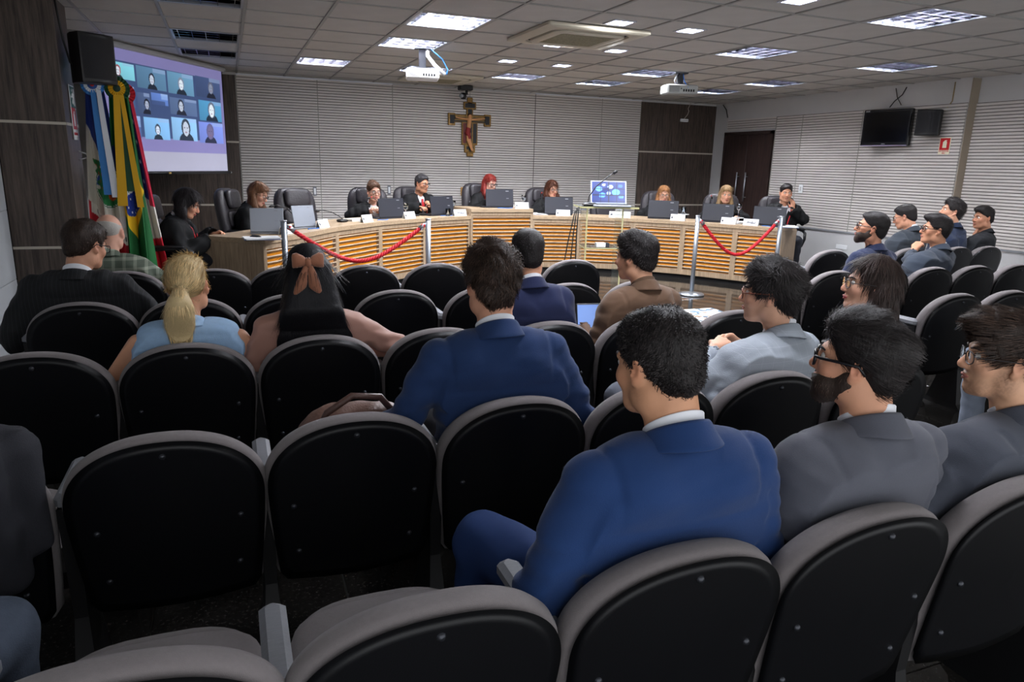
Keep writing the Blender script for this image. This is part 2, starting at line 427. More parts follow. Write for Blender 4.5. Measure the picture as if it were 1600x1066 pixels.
for (i, j), lb in LED:
    dx = .06 if i == 5 else -.03
    t = thing('recessed_spot', lb, 'ceiling light', (GX+(i+.5)*GS+dx*.5, GY+(j+10.45)*GS, CEIL+.004), 0, 'square recessed spots')
    ob('frame', led_fr, None, t); ob('diffuser', led_df, None, t); area_lamp('lamp', t, .16, LED_W, -.008, (.93, .95, 1))
# ceiling air conditioners
def aircon(x, y, lb):
    t = thing('ceiling_air_conditioner', lb, 'air conditioner', (x, y, CEIL))
    def rr(hw, r, z, n=6):
        P = []
        for q in range(4):
            cx, cy = [(1, 1), (-1, 1), (-1, -1), (1, -1)][q]
            for k in range(n+1):
                a = q*math.pi/2+k*math.pi/2/n; P.append((cx*(hw-r)+r*math.cos(a), cy*(hw-r)+r*math.sin(a), z))
        return P
    sharpen(MB().rings([rr(.475, .02, 0), rr(.475, .02, -.022), rr(.465, .03, -.03), rr(.37, .12, -.034), rr(.365, .12, -.02)], False, False).build('fascia', M_beige, t, True))
    MB().rings([rr(.368, .12, -.016), rr(.2, .1, -.016)], False, True).build('air_slot', M_black2, t)
    sharpen(MB().rings([rr(.335, .1, -.012), rr(.335, .1, -.038), rr(.325, .1, -.046), rr(.26, .03, -.046), rr(.255, .03, -.043)], False, False).build('inner_panel', M_beige, t, True))
    g = MB(); g.rings([rr(.256, .03, -.043), rr(.1, .02, -.043)], False, True)
    for k in range(16): a = -.23+.46*k/15; g.box(-.24, a-.004, -.047, .24, a+.004, -.043)
    g.build('intake_grille', M_beige2, t)
    return t
aircon(GX+4.38*GS, GY+9.5*GS, 'large square beige ceiling cassette air conditioner among the bright spots')
aircon(GX+4.1*GS, GY+15.6*GS, 'far beige ceiling cassette air conditioner behind the white projector')
# ---------------------------------------------------------------- back wall
wb = wall_box('wall_back', XL-.1, YB, 0, XR2+.1, YB+.12, CEIL+.05, M_white)
PITCH = .0375
def slat_panel(parent, org, du, L, z0, z1, nrm):
    """horizontal boards with dark grooves, running along du from org"""
    org = np.array(org, float); du = np.array(du, float); nrm = np.array(nrm, float); mb = MB(); z = z0
    a, b = org, org+du*L
    def q(p, z, o): return (p[0]+nrm[0]*o, p[1]+nrm[1]*o, z)
    mb.cur = 1; mb.add([q(a, z0, .004), q(b, z0, .004), q(b, z1, .004), q(a, z1, .004)], [(0, 1, 2, 3)])
    mb.cur = 0
    while z < z1-.02:
        t = min(z+PITCH-.008, z1)
        mb.add([q(a, z, .004), q(b, z, .004), q(b, z+.002, .016), q(a, z+.002, .016), q(b, t, .016), q(a, t, .016), q(b, t, .004), q(a, t, .004)],
               [(0, 1, 2, 3), (3, 2, 4, 5), (5, 4, 6, 7)])
        mb.add([q(a, z, .004), q(a, z+.002, .016), q(a, t, .016), q(a, t, .004)], [(0, 1, 2, 3)])
        mb.add([q(b, z, .004), q(b, z+.002, .016), q(b, t, .016), q(b, t, .004)], [(0, 1, 2, 3)])
        z += PITCH
    return mb.build('slat_panel', [M_slat, M_groove], parent, kind='stuff')
xs = [at_y(u, 230, YB)[0] for u in (375, 499, 614, 733, 834, 937, 997)]
ZS1 = 2.585
for k in range(6):
    slat_panel(wb, (xs[k]+.006, YB, 0), (1, 0, 0), xs[k+1]-xs[k]-.012, .05, ZS1, (0, -1, 0))
for k in range(7):
    MB().box(xs[k]-.006, YB-.012, .05, xs[k]+.006, YB, ZS1).build('panel_joint', mat('joint_metal', (150, 148, 140), .5) if k != 4 else M_groove, wb)
for a, b in ((0, 2), (4, 6)):
    MB().box(xs[a], YB-.03, ZS1, xs[b], YB, ZS1+.018).build('panel_rail', mat('rail_white', (225, 228, 235), .4), wb)
def dark_panels(parent, x0, x1, zs):
    for a, b in zip(zs[:-1], zs[1:]):
        MB().box(x0, YB-.02, a+.01, x1, YB, b-.01, bev=.002).build('wood_panel', M_darkwood, parent)
    for z in zs[1:-1]: MB().box(x0, YB-.024, z-.012, x1, YB, z+.012).build('wood_strip', M_strip, parent)
zR1, zR2 = at_y(1060, 239, YB)[2], at_y(1060, 320, YB)[2]
dark_panels(wb, xs[6]+.01, XR, [.02, zR2, zR1, 2.59])
zL1, zL2 = at_y(366, 222, YB)[2], at_y(330, 320, YB)[2]
dark_panels(wb, XL, xs[0]-.01, [.02, zL2, zL1, 2.59])
# small fittings on the back wall
def plate(nm, lb, cat, u, v, w, h, m, d=.012, inner=None, grp=None):
    p = at_y(u, v, YB-.018); t = thing(nm, lb, cat, (p[0], YB-.016, p[2]), 0, grp)
    MB().box(-w/2, -d, -h/2, w/2, 0, h/2, bev=.003).build('plate', m, t)
    if inner: MB().box(-w*.28, -d-.004, -h*.35, w*.28, -d, h*.35, bev=.002).build('rocker', inner, t)
plate('wall_switch', 'slim grey wall switch beside the empty bench chair', 'switch', 492, 299, .05, .13, mat('switch_grey', (120, 122, 128), .4), inner=M_paper)
plate('wall_switch', 'slim grey wall switch left of the grey haired male judge', 'switch', 608, 297, .05, .13, MATS['switch_grey'], inner=M_paper)
plate('wall_switch', 'slim tan wall switch left of the red haired judge', 'switch', 722, 299, .05, .13, mat('switch_tan', (176, 132, 72), .5))
p = at_y(1116, 273, YB)
t = thing('thermostat', 'small white wall thermostat on dark wood left of the door', 'thermostat', (p[0], YB-.02, p[2]))
MB().box(-.055, -.025, -.075, .055, 0, .075, bev=.006).build('case', M_paper, t)
MB().box(-.03, -.028, -.005, .03, -.024, .045).build('display', mat('lcd_grey', (90, 98, 92), .3), t)
tag(MB().tube([(p[0]+.02, YB-.028, p[2]-.08), (p[0]+.03, YB-.03, p[2]-.14), (p[0]-.0, YB-.03, p[2]-.2), (p[0]+.02, YB-.03, p[2]-.45)], .006, 6).build('thermostat_cable', M_cable, smooth=True), 'thin dark cable hanging below the white wall thermostat', 'cable')
p = at_y(1072, 188, YB-.1)
t = thing('wifi_router', 'small white network box hung high on the dark wood panel', 'router', (p[0], YB-.035, p[2]))
MB().box(-.075, -.03, -.025, .075, .012, .025, bev=.006).build('case', M_paper, t)
MB().box(-.06, -.032, -.006, .06, -.029, .002).build('vent', M_grey, t)
tag(MB().tube([(p[0], YB-.035, p[2]+.025), (p[0]+.07, YB-.03, p[2]+.1), (p[0]+.09, YB-.03, p[2]+.16), (p[0]+.07, YB-.03, p[2]+.2), (p[0]+.12, YB-.03, p[2]+.3)], .005, 6).build('router_cable', mat('cable_pale', (190, 185, 175), .5), smooth=True), 'thin pale cable rising from the small white network box', 'cable')
# ---------------------------------------------------------------- right wall
wr = wall_box('wall_right', XR, YP, 0, XR2+.3, YB, CEIL+.05, M_white)
wr2 = wall_box('wall_right_near', XR2, -1.2, 0, XR2+.2, YP, CEIL+.05, M_white)
ZB, ZT = .68, at_x(1300, 176, XR)[2]
dy0, dy1 = at_x(1201, 300, XR)[1], at_x(1127, 300, XR)[1]
zD = at_x(1165, 206, XR)[2]
ys = [at_x(1247, 260, XR)[1], at_x(1339, 260, XR)[1]]
segs = [(dy0-.02, ys[0]), (ys[0], ys[1]), (ys[1], YP)]
for a, b in segs: slat_panel(wr, (XR, b+.006, 0), (0, 1, 0), a-b-.012, ZB, ZT, (-1, 0, 0))
slat_panel(wr, (XR, dy0-.01, 0), (0, 1, 0), min(dy1, YB)-dy0, zD+.03, ZT, (-1, 0, 0))
for y in ys: MB().box(XR-.016, y-.008, ZB, XR, y+.008, ZT).build('panel_joint', MATS['joint_metal'], wr)
MB().box(XR-.02, dy0-.03, ZB, XR, dy0-.015, ZT).build('panel_joint', MATS['joint_metal'], wr)
MB().box(XR-.02, YP, ZB-.02, XR, dy0-.02, ZB).build('panel_rail', M_grey, wr)
slat_panel(wr2, (XR2, 1.0, 0), (0, 1, 0), YP-1.0, ZB, ZT, (-1, 0, 0))
MB().box(XR2-.02, 1.0, ZB-.02, XR2, YP, ZB).build('panel_rail', M_grey, wr2)
MB().box(XR-.004, YP-.012, 0, XR2, YP, CEIL).build('corner_strip', mat('corner_beige', (150, 138, 122), .6), wr)
# door leaf pair
dr = thing('door_1', 'dark brown double door with long steel pull handles', 'door', (XR, (dy0+dy1)/2, 0)); dr['kind'] = 'structure'
del dr['category']
hw = (dy1-dy0)/2; M_door = wood('door_wood', (62, 46, 42), (38, 28, 27), .4, (16, 16, .9))
MB().box(-.05, -hw, 0, .0, -hw+.05, zD).box(-.05, hw-.05, 0, 0, hw, zD).box(-.05, -hw, zD-.05, 0, hw, zD).build('door_frame', M_door, dr)
for s in (-1, 1):
    lf = MB().box(-.03, (-hw+.052 if s < 0 else .003), .01, -.002, (-.003 if s < 0 else hw-.052), zD-.052, bev=.003).build('door_leaf', M_door, dr)
    y = s*.11 + .02
    h = MB().tube([(-.08, y, .98), (-.08, y, 1.46)], .012, 8).tube([(-.08, y, 1.05), (-.03, y, 1.05)], .009, 6).tube([(-.08, y, 1.39), (-.03, y, 1.39)], .009, 6).build('pull_handle', M_alu, lf, True)
p = at_x(1253, 295, XR)
t = thing('light_switch', 'white rectangular light switch on the slatted right wall behind a judge', 'switch', (XR-.016, p[1], p[2]))
MB().box(-.012, -.04, -.065, 0, .04, .065, bev=.003).build('plate', M_paper, t); MB().box(-.016, -.015, -.03, -.012, .015, .03, bev=.001).build('rocker', M_white, t)
p = at_x(1315, 386, XR)
MB().box(XR-.008, p[1]-.1, p[2]-.03, XR, p[1]+.1, p[2]+.03, bev=.002).build('socket_plate', M_paper, wr)
# ---------------------------------------------------------------- left wall and clad column
wl = wall_box('wall_left', XL-.2, -1.2, 0, XL, YB, CEIL+.05, M_white)
for k in range(8):
    for q in range(5):
        y1 = 6.38-k*.95; MB().box(XL-.001, y1-.945, .02+q*.52, XL+.012, y1, .02+q*.52+.515, bev=.003).build('wall_tile', M_tile, wl)
YC, XC = 6.4, -1.10
col = wall_box('column_left', XL, YC+.02, 0, XC-.02, YC+.5, CEIL+.05, M_black2); col['kind'] = 'structure'
zs = [.0, at_y(80, 387, YC)[2], at_y(50, 191, YC)[2], CEIL]
for a, b in zip(zs[:-1], zs[1:]):
    MB().box(XL+.012, YC, a+.01, XC, YC+.02, b-.01, bev=.002).build('wood_panel', M_darkwood, col)
    MB().box(XC-.02, YC+.021, a+.01, XC, YC+.5, b-.01, bev=.002).build('wood_panel', M_darkwood, col)
for z in zs[1:-1]:
    MB().box(XL+.012, YC-.003, z-.01, XC+.003, YC+.02, z+.01).build('wood_strip', M_strip, col)
    MB().box(XC-.02, YC, z-.01, XC+.003, YC+.5, z+.01).build('wood_strip', M_strip, col)
# signs
def text_mesh(s, size, ext=.001):
    c = bpy.data.curves.new('txt', 'FONT'); c.body = s; c.size = size; c.align_x = 'CENTER'; c.align_y = 'CENTER'; c.extrude = ext; c.resolution_u = 2
    o = bpy.data.objects.new('txt', c); d = bpy.data.meshes.new_from_object(o); bpy.data.objects.remove(o); return d
def sign(nm, lb, loc, M, w, h, base, parts):
    t = thing(nm, lb, 'sign', loc); t.rotation_euler = M.to_euler()
    MB().box(-w/2, -h/2, 0, w/2, h/2, .004).build('board', base, t)
    for k, (pn, fn, m) in enumerate(parts): 
        d = fn(); o = ob(pn, d, m, t); o.location = (0, 0, .0045+.0004*k)
    return t
M_red = mat('sign_red', (196, 24, 32), .5); M_green = mat('sign_green', (18, 92, 84), .5); M_cream = mat('sign_cream', (232, 226, 200), .6)
def ext_shape(w, h):
    def fn():
        b = MB(); b.prism([(-.2*w, -.34*h), (.2*w, -.34*h), (.2*w, .2*h), (.1*w, .28*h), (-.1*w, .28*h), (-.2*w, .2*h)], 0, .001)
        b.prism([(-.06*w, .28*h), (.16*w, .28*h), (.2*w, .36*h), (-.06*w, .36*h)], 0, .001); return b.mesh('pictogram')
    return fn
Mr = Matrix(((0, 0, -1), (-1, 0, 0), (0, 1, 0)))   # sign local x -> -y, y -> z, facing -x
p = at_x(1476, 228, XR-.02)
def up(d, dy):
    for v in d.vertices: v.co.y += dy
    return d
sign('fire_extinguisher_sign', 'red and cream fire extinguisher sign on the right wall below the speaker', (XR-.018, p[1], p[2]), Mr, .15, .2, M_cream,
     [('red_field', lambda: MB().box(-.065, -.05, 0, .065, .09, .001).mesh('red_field'), M_red), ('pictogram', lambda: up(ext_shape(.13, .13)(), .02), M_cream),
      ('lettering', lambda: up(text_mesh('EXTINTOR', .027), -.064), M_red), ('lettering', lambda: up(text_mesh('ABC', .025), -.086), M_red)])
Ml = Matrix(((0, 0, 1), (1, 0, 0), (0, 1, 0)))      # facing +x
p = at_x(115, 192, XC)
sign('fire_point_sign', 'white and red fire equipment sign on the dark wood column, lower of two', (XC+.004, p[1], p[2]), Ml, .17, .26, M_paper,
     [('red_field', lambda: MB().box(-.07, -.05, 0, .07, .115, .001).mesh('red_field'), M_red), ('pictogram', lambda: up(ext_shape(.14, .16)(), .03), M_paper), ('lettering', lambda: up(text_mesh('EXTINTOR', .03), -.085), M_red)])
p = at_x(111, 152, XC)
def runner():
    b = MB(); b.tube([(-.012, .03, 0), (.01, -.01, 0)], .011, 6); b.tube([(.01, -.01, 0), (.03, -.03, 0), (.012, -.055, 0)], .008, 6); b.tube([(.01, -.01, 0), (-.014, -.03, 0), (-.03, -.05, 0)], .008, 6)
    b.tube([(-.01, .025, 0), (.026, .014, 0)], .006, 6); b.tube([(-.01, .025, 0), (-.034, .0, 0)], .006, 6); b.lathe([(.0, 0), (.012, .0), (.012, .001), (0, .001)], (-.016, .05, 0), 10, False)
    return b.mesh('runner')
def exit_door():
    b = MB(); b.box(.03, -.065, 0, .075, .065, .001); return b.mesh('doorway')
sign('exit_sign', 'green emergency exit sign with running figure on the dark wood column', (XC+.004, p[1], p[2]), Ml, .19, .18, M_paper,
     [('green_field', lambda: MB().box(-.085, -.08, 0, .085, .08, .001).mesh('green_field'), M_green), ('pictogram', runner, M_paper), ('doorway', exit_door, M_paper),
      ('arrow', lambda: MB().box(-.075, -.006, 0, -.04, .006, .001).prism([(-.082, 0), (-.06, -.02), (-.06, .02)], 0, .001).mesh('arrow'), M_paper)])
# wall bracket hook on the column
p = at_x(124, 246, XC)
tag(MB().tube([(XC, p[1], p[2]+.05), (XC+.05, p[1], p[2]+.03), (XC+.06, p[1], p[2]), (XC, p[1], p[2]-.02)], .006, 6).build('wall_hook', M_paper, smooth=True), 'small white wire hook on the column side by the flags', 'hook')
# loudspeakers
def loudspeaker(lb, c, yaw, w, h, d, tilt=0):
    t = thing('loudspeaker', lb, 'loudspeaker', c, yaw)
    R = []
    n = 6
    def ring(w_, d0, z, bulge):
        P = [(-w_*.36, d*.5, z), (-w_*.5, d*.1, z), (-w_*.5, -d*.3, z)]
        for k in range(n+1):
            a = k/n; P.append((-w_*.5+w_*a, -d*.36-bulge*math.sin(math.pi*a), z))
        P += [(w_*.5, -d*.3, z), (w_*.5, d*.1, z), (w_*.36, d*.5, z)]; return P
    b = MB().rings([ring(w*.98, d, -h/2, .02), ring(w, d, -h/2+.012, .03), ring(w, d, h/2-.012, .03), ring(w*.98, d, h/2, .02)]).build('cabinet', M_black, t, True); sharpen(b, .5)
    g = MB().rings([[(x, y-.006, z) for x, y, z in ring(w*.92, d, zz, .03)[3:-3]] for zz in (-h/2+.03, h/2-.03)], False, False)
    # grille as a bowed sheet
    P0 = [(-w*.46+w*.92*k/n, -d*.38-.032*math.sin(math.pi*k/n), -h/2+.03) for k in range(n+1)]; P1 = [(x, y, h/2-.03) for x, y, z in P0]
    g = MB(); g.add(P0+P1, [(k, k+1, n+2+k, n+1+k) for k in range(n)]); g.build('grille', mat('speaker_grille', (26, 26, 30), .7, bump=.4, bscale=400), t, True)
    MB().box(-.03, d*.5, -.06, .03, d*.5+.1, .06, bev=.005).build('bracket', M_black2, t)
    return t
p = at_y(143, 93, 6.62)
loudspeaker('black wall loudspeaker on the dark column above the flags', (p[0]-.0, 6.62, p[2]), math.radians(38), .27, .36, .25)
p = at_x(1452, 192, XR-.15)
loudspeaker('black wall loudspeaker right of the television', (p[0], p[1], p[2]), math.radians(-65), .26, .3, .22)
tag(MB().tube([at_x(1455, 200, XR-.02), at_x(1473, 178, XR-.01), at_x(1488, 158, XR-.01), at_x(1493, 128, XR-.01), ], .006, 6).build('speaker_cable', mat('cable_tan', (150, 128, 88), .5), smooth=True), 'tan cable running up the wall from the right loudspeaker', 'cable')
tag(MB().tube([(XC+.01, 6.45, 2.6), (XC+.02, 6.47, 2.45), (XC+.03, 6.5, 2.3), (XC+.05, 6.55, 2.15), (XC+.1, 6.62, 2.1)], .008, 6).build('speaker_cable', M_cable, smooth=True), 'dark cable down the column to the left loudspeaker', 'cable')
# television on the right wall
c = np.mean([at_x(u, v, XR-.12) for u, v in ((1350, 173), (1428, 169), (1424, 228), (1347, 229))], axis=0)
t = thing('wall_television', 'black flat television mounted on the slatted right wall', 'television', c, math.radians(-90+9))
wT, hT = .66, .46
MB().box(-wT/2, -.035, -hT/2, wT/2, .03, hT/2, bev=.008).build('case', mat('tv_black', (16, 15, 19), .25), t)
MB().box(-wT/2+.03, -.037, -hT/2+.05, wT/2-.03, -.034, hT/2-.03).build('screen', mat('tv_screen', (9, 9, 12), .12), t)
MB().box(-wT/2+.01, -.04, -hT/2, wT/2-.01, -.034, -hT/2+.012).build('bottom_trim', mat('tv_trim', (150, 140, 170), .3), t)
d = text_mesh('AOC', .028); o = ob('lettering', d, M_paper, t); o.rotation_euler = (math.pi/2, 0, 0); o.location = (-wT/2+.06, -.0375, hT/2-.018)
MB().box(-.025, -.038, -hT/2+.022, .025, -.035, -hT/2+.03).build('badge', M_grey, t)
MB().box(-.12, .03, -.12, .12, .1, .12).build('wall_bracket', M_black2, t)
tag(MB().tube([at_x(1390, 168, XR-.06), at_x(1398, 158, XR-.03), at_x(1410, 148, XR-.02), at_x(1417, 136, XR-.01)], .007, 6).build('television_cable', M_cable, smooth=True), 'thick black cable from the wall television to the ceiling', 'cable')
tag(MB().tube([at_x(1408, 164, XR-.03), at_x(1402, 152, XR-.02), at_x(1400, 138, XR-.01)], .005, 6).build('television_cable', M_cable, smooth=True), 'thin black cable beside the thick one above the television', 'cable')
tag(MB().tube([at_x(1130, 164, XR-.01), at_x(1135, 172, XR-.02), at_x(1137, 184, XR-.015)], .008, 6).build('corner_cable', M_cable, smooth=True), 'short black cable at the ceiling corner above the door', 'cable')
# projectors
def projector(lb, u, v, y, yaw, body, w, d, h, drop, wires):
    p = at_y(u, v, y); z = p[2]
    t = thing('projector', lb, 'projector', (p[0], y, z), yaw)
    sharpen(MB().box(-w/2, -d/2, -h/2, w/2, d/2, h/2, bev=.014).build('body', body, t, True), .6)
    MB().tube([(w*.28, d/2-.01, 0), (w*.28, d/2+.02, 0)], [.03, .028], 14).build('lens', M_black, t, True)
    g = MB()
    for k in range(6): g.box(-w*.45, -d/2-.002, -h*.3+k*h*.11, -w*.12, -d/2+.001, -h*.3+k*h*.11+h*.05)
    g.build('vent', mat('vent_dark', (88, 90, 92), .6), t)
    g = MB()
    for k in range(5): g.box(w*(.0+.08*k), -d/2-.003, -h*.25, w*(.05+.08*k), -d/2+.001, h*.0)
    g.build('socket_row', M_black2, t)
    MB().box(-.09, -.07, h/2, .09, .07, h/2+.012).box(-.035, -.025, h/2+.01, .035, .025, CEIL-z-.012).box(-.08, -.06, CEIL-z-.012, .08, .06, CEIL-z).build('ceiling_mount', mat('mount_dark', (60, 62, 68), .4, metal=.5), t)
    for pts, r, m in wires: MB().tube(pts, r, 8).build('cable', m, t, True)
    return t
hC = lambda z: CEIL-z
pj = at_y(660, 117, 7.5)[2]; dz = CEIL-pj
projector('white projector hanging from the ceiling left of centre', 660, 117, 7.5, math.radians(-12), mat('projector_white', (232, 232, 232), .4), .33, .27, .10, 0,
  [([(.05, -.02, dz), (.05, -.05, dz*.7), (.12, -.08, dz*.35), (.22, -.12, .0)], .02, mat('conduit_white', (220, 222, 228), .5)), ([(.08, 0, dz), (.2, -.05, dz*.6), (.25, -.1, dz*.2), (.24, -.13, 0)], .006, mat('cable_blue', (40, 120, 210), .5))])
pj = at_y(1061, 141, 7.7)[2]; dz = CEIL-pj
projector('grey projector hanging from the ceiling towards the door', 1061, 141, 7.7, math.radians(-14), mat('projector_grey', (150, 152, 150), .5), .38, .28, .11, 0,
  [([(-.02, -.04, dz), (-.06, -.06, dz*.6), (-.05, -.1, dz*.3), (-.02, -.14, .0)], .008, M_cable), ([(.02, -.04, dz), (.03, -.07, dz*.5), (.06, -.14, .02)], .006, mat('cable_blue', (40, 120, 210), .5)), ([(-.04, -.04, dz), (-.09, -.06, dz*.5), (-.08, -.14, .02)], .007, M_grey)])
# dome camera above the crucifix
p = at_y(727, 148, 10.6)
t = thing('security_camera', 'black swivel camera on the ceiling above the crucifix', 'camera', (p[0], 10.6, p[2]))
dz = CEIL-p[2]
MB().box(-.1, -.07, dz-.07, .1, .07, dz, bev=.01).build('base', M_black, t)
MB().tube([(.02, 0, dz-.06), (.02, 0, -.0)], .02, 8).build('arm', M_black, t, True)
MB().lathe([(.0, -.05), (.035, -.045), (.05, 0), (.035, .045), (0, .05)], (-.03, 0, -.02), 14).build('head', M_black, t, True)
MB().tube([(-.06, -.02, -.02), (-.085, -.05, -.025)], [.03, .028], 12).build('lens', M_grey, t, True)
# ================================================================ projection screen
R0 = at_y(356, 267, 10.3); dS = ray(1005, 253); dS = np.array([dS[0], dS[1], 0]); dS /= np.linalg.norm(dS)
nS = np.array([dS[1], -dS[0], 0])           # faces the room
def on_screen(u, v):
    d = ray(u, v); o = np.array([0, 0, CAMZ]); s = ((R0-o)@nS)/(d@nS); p = o+d*s
    return -(p-R0)@dS, p[2]
L_bl, z_b = on_screen(222, 270.); _, z_t = on_screen(345, 108); z_b = R0[2]; z_t = min(z_t, CEIL-.055)
LS = 2.3
scr = thing('projection_screen', 'large pull-down projection screen showing a bluish grid of video call faces', 'projection screen', (R0[0], R0[1], 0), math.atan2(dS[1], dS[0]))
def face_tile(cx, cz, w, h, hair, sk, bg, x0, x1, z0, z1, robe=(30, 32, 44)): return (cx, cz, w, h, hair, sk, bg, x0, x1, z0, z1, robe)
# boxes in photo pixels -> screen coordinates s (from right end, leftwards) and z
def sb(u0, v0, u1, v1):
    a = on_screen(u0, v0); b = on_screen(u1, v1); return a[0], b[0], b[1], a[1]
def tile(x0, y0, x1, y1):      # crop scaled 5.076 from (90,90)
    return sb(90+x0/5.076, 90+y0/5.076, 90+x1/5.076, 90+y1/5.076)
TL = [  # tile box, background, hair, skin, head centre x (0..1), head height, brightness shape
 (tile(395, 15, 615, 190), (120, 190, 205), (150, 60, 70), (205, 215, 225), .35, .62),
 (tile(620, 60, 865, 270), (84, 120, 150), (28, 32, 48), (190, 200, 215), .5, .55),
 (tile(866, 105, 1085, 310), (96, 140, 170), (120, 130, 150), (215, 225, 235), .5, .6),
 (tile(1088, 140, 1295, 335), (62, 78, 115), (90, 95, 115), (130, 140, 160), .6, .6),
 (tile(395, 200, 620, 400), (66, 84, 120), None, None, .5, .5),
 (tile(625, 270, 740, 450), (70, 86, 120), (24, 26, 36), (160, 170, 190), .75, .5),
 (tile(740, 275, 880, 385), (90, 120, 185), None, None, .5, .5),
 (tile(885, 310, 1110, 470), (84, 104, 140), (40, 44, 60), (180, 190, 205), .4, .75),
 (tile(1115, 335, 1305, 515), (76, 140, 180), (96, 104, 124), (215, 225, 232), .55, .8),
 (tile(395, 440, 670, 640), (72, 92, 140), None, None, .5, .5),
 (tile(680, 470, 895, 655), (120, 170, 215), (50, 54, 70), (200, 212, 230), .52, .5),
 (tile(900, 470, 1112, 665), (130, 175, 215), (36, 40, 52), (180, 190, 205), .55, .8),
 (tile(1118, 505, 1318, 685), (112, 130, 200), (90, 84, 120), (104, 96, 128), .45, .75)]
NX, NZ = 300, 200
ss = np.linspace(0, LS, NX); zz = np.linspace(z_b, z_t, NZ)
S_, Z_ = np.meshgrid(ss, zz, indexing='ij')
C = np.zeros((NX, NZ, 3)); C[:] = np.array(lin((118, 114, 160)))
t01 = (Z_-z_b)/(z_t-z_b)
zline = on_screen(300, 239)[1]
C[Z_ < zline] = lin((150, 150, 168))
fx0, fx1, fz0, fz1 = sb(163, 92, 349, 222); C[(S_ < fx0) & (S_ > fx1) & (Z_ > fz0) & (Z_ < max(fz1, on_screen(345, 127)[1]))] = lin((58, 74, 112))
def mixc(msk, c, a=1.): C[msk] = C[msk]*(1-a)+np.array(lin(c))*a
for (a, b, c0, c1), bg, hair, sk, hx, hh in TL:
    a, b = max(a, b), min(a, b); m = (S_ < a) & (S_ > b) & (Z_ > c0) & (Z_ < c1)
    X = (a-S_)/(a-b); Y = (Z_-c0)/(c1-c0)
    g = .75+.5*np.clip(.5*X+.5*Y, 0, 1)
    C[m] = np.array(lin(bg))*g[m][:, None]
    mixc(m & (Y > .82) & (X > .55), (150, 170, 205), .45)
    if hair is None:
        mixc(m & (Y < .35) & (X < .8), (50, 60, 90), .7); mixc(m & (Y > .5) & (X > .6), (150, 180, 220), .5); continue
    asp = (a-b)/(c1-c0); hr = .25*hh*1.45
    U = (X-hx)*asp; Vv = Y-(.30+.32*hh)
    mixc(m & ((U/(hr*1.9))**2+((Y+.05)/(.42*hh+.08))**2 < 1), (28, 30, 42), .95)
    mixc(m & ((U/(hr*1.15))**2+((Vv-.02)/(hr*1.4))**2 < 1), hair, .95)
    mixc(m & ((U/(hr*.78))**2+((Vv+.03)/(hr*1.12))**2 < 1), sk, .95)
    for e in (-.36, .36): mixc(m & (((U-e*hr)/(hr*.2))**2+((Vv-.02)/(hr*.09))**2 < 1), (60, 64, 84), .8)
    mixc(m & ((U/(hr*.28))**2+((Vv+.62*hr)/(hr*.1))**2 < 1), (130, 90, 110), .8)
V = np.stack([-S_.ravel(), np.zeros(S_.size), Z_.ravel()], 1)
ii, jj = np.meshgrid(np.arange(NX-1), np.arange(NZ-1), indexing='ij'); q = ii*NZ+jj
Q = np.stack([q.ravel(), (q+1).ravel(), (q+NZ+1).ravel(), (q+NZ).ravel()], 1)
d = me_np('screen_sheet', V, Q, False); vcol(d, C.reshape(-1, 3)); ob('screen_sheet', d, attr_mat('screen_picture', emit=.34, rough=.9), scr)
MB().box(-LS-.02, .003, z_b-.02, .028, .008, z_t).build('screen_border', M_black, scr)
MB().tube([(-LS-.03, .0, z_b-.02), (.05, 0, z_b-.02)], .017, 10).build('bottom_bar', M_black, scr, True)
MB().tube([(.05, 0, z_b-.02), (.075, 0, z_b-.02)], .012, 8).build('bar_cap', M_paper, scr, True)
MB().box(-LS*.53-.02, -.02, z_b-.03, -LS*.53+.02, -.015, z_b-.01).build('bar_badge', mat('brass', (190, 160, 90), .4, metal=.6), scr)
MB().tube([(-LS-.05, .0, z_t+.02), (.06, 0, z_t+.02)], .03, 12).build('roller_case', M_white, scr, True)
# ================================================================ crucifix
p = at_y(733, 191, YB-.03); s = (at_y(733, 152, YB)[2]-at_y(735, 238, YB)[2])/86.   # metres per px
cr = thing('crucifix', 'painted gold edged wooden crucifix hanging on the slatted back wall', 'crucifix', (p[0], YB-.02, p[2]))
M_gold = mat('gilded_wood', (128, 96, 42), .5, metal=.3, var=.25, vscale=30); M_ink = mat('cross_dark', (24, 26, 28), .6); M_maroon = mat('cross_maroon', (92, 30, 28), .6)
def cb(x0, y0, x1, y1, d0, d1): return (x0*s, -d1, -y1*s, x1*s, -d0, -y0*s)
g = MB()
for b in ((-4, -38, 5, -28), (-10, -31, 11, -20), (-5, -21, 6, -11), (-31, -11, 32, 1), (-36, -13, -24, 6), (25, -13, 37, 6), (-13, 0, 14, 36), (-8, 34, 10, 48), (-4, 46, 7, 54)): g.box(*cb(*b, .0, .035), bev=.006)
g.build('gilded_frame', M_gold, cr)
g = MB()
for b in ((-8, -29, 9, -22), (-3, -20, 4, -12), (-26, -7, 27, -4), (-26, -2, 27, 0), (-33, -10, -26, 3), (27, -10, 34, 3), (-10, 2, -5, 33), (6, 2, 12, 33), (-1, 2, 4, 46), (-5, 38, 7, 43)): g.box(*cb(*b, .035, .039))
g.build('dark_panel', M_ink, cr); MB().box(*cb(-11, 2, -6, 33, .0395, .042)).build('maroon_panel', M_maroon, cr)
g = MB(); g.lathe([(0, 0), (6*s, 0), (6*s, .006), (0, .006)], (0, 0, 0), 18, False); d = g.mesh('halo'); o = ob('halo', d, M_gold, cr); o.rotation_euler = (math.pi/2, 0, 0); o.location = (-1*s, -.042, 8*s)
sd = Sdf(axis(-.33, .33, .007), axis(-.12, -.02, .007), axis(-.46, .16, .007))
Y0 = -.06
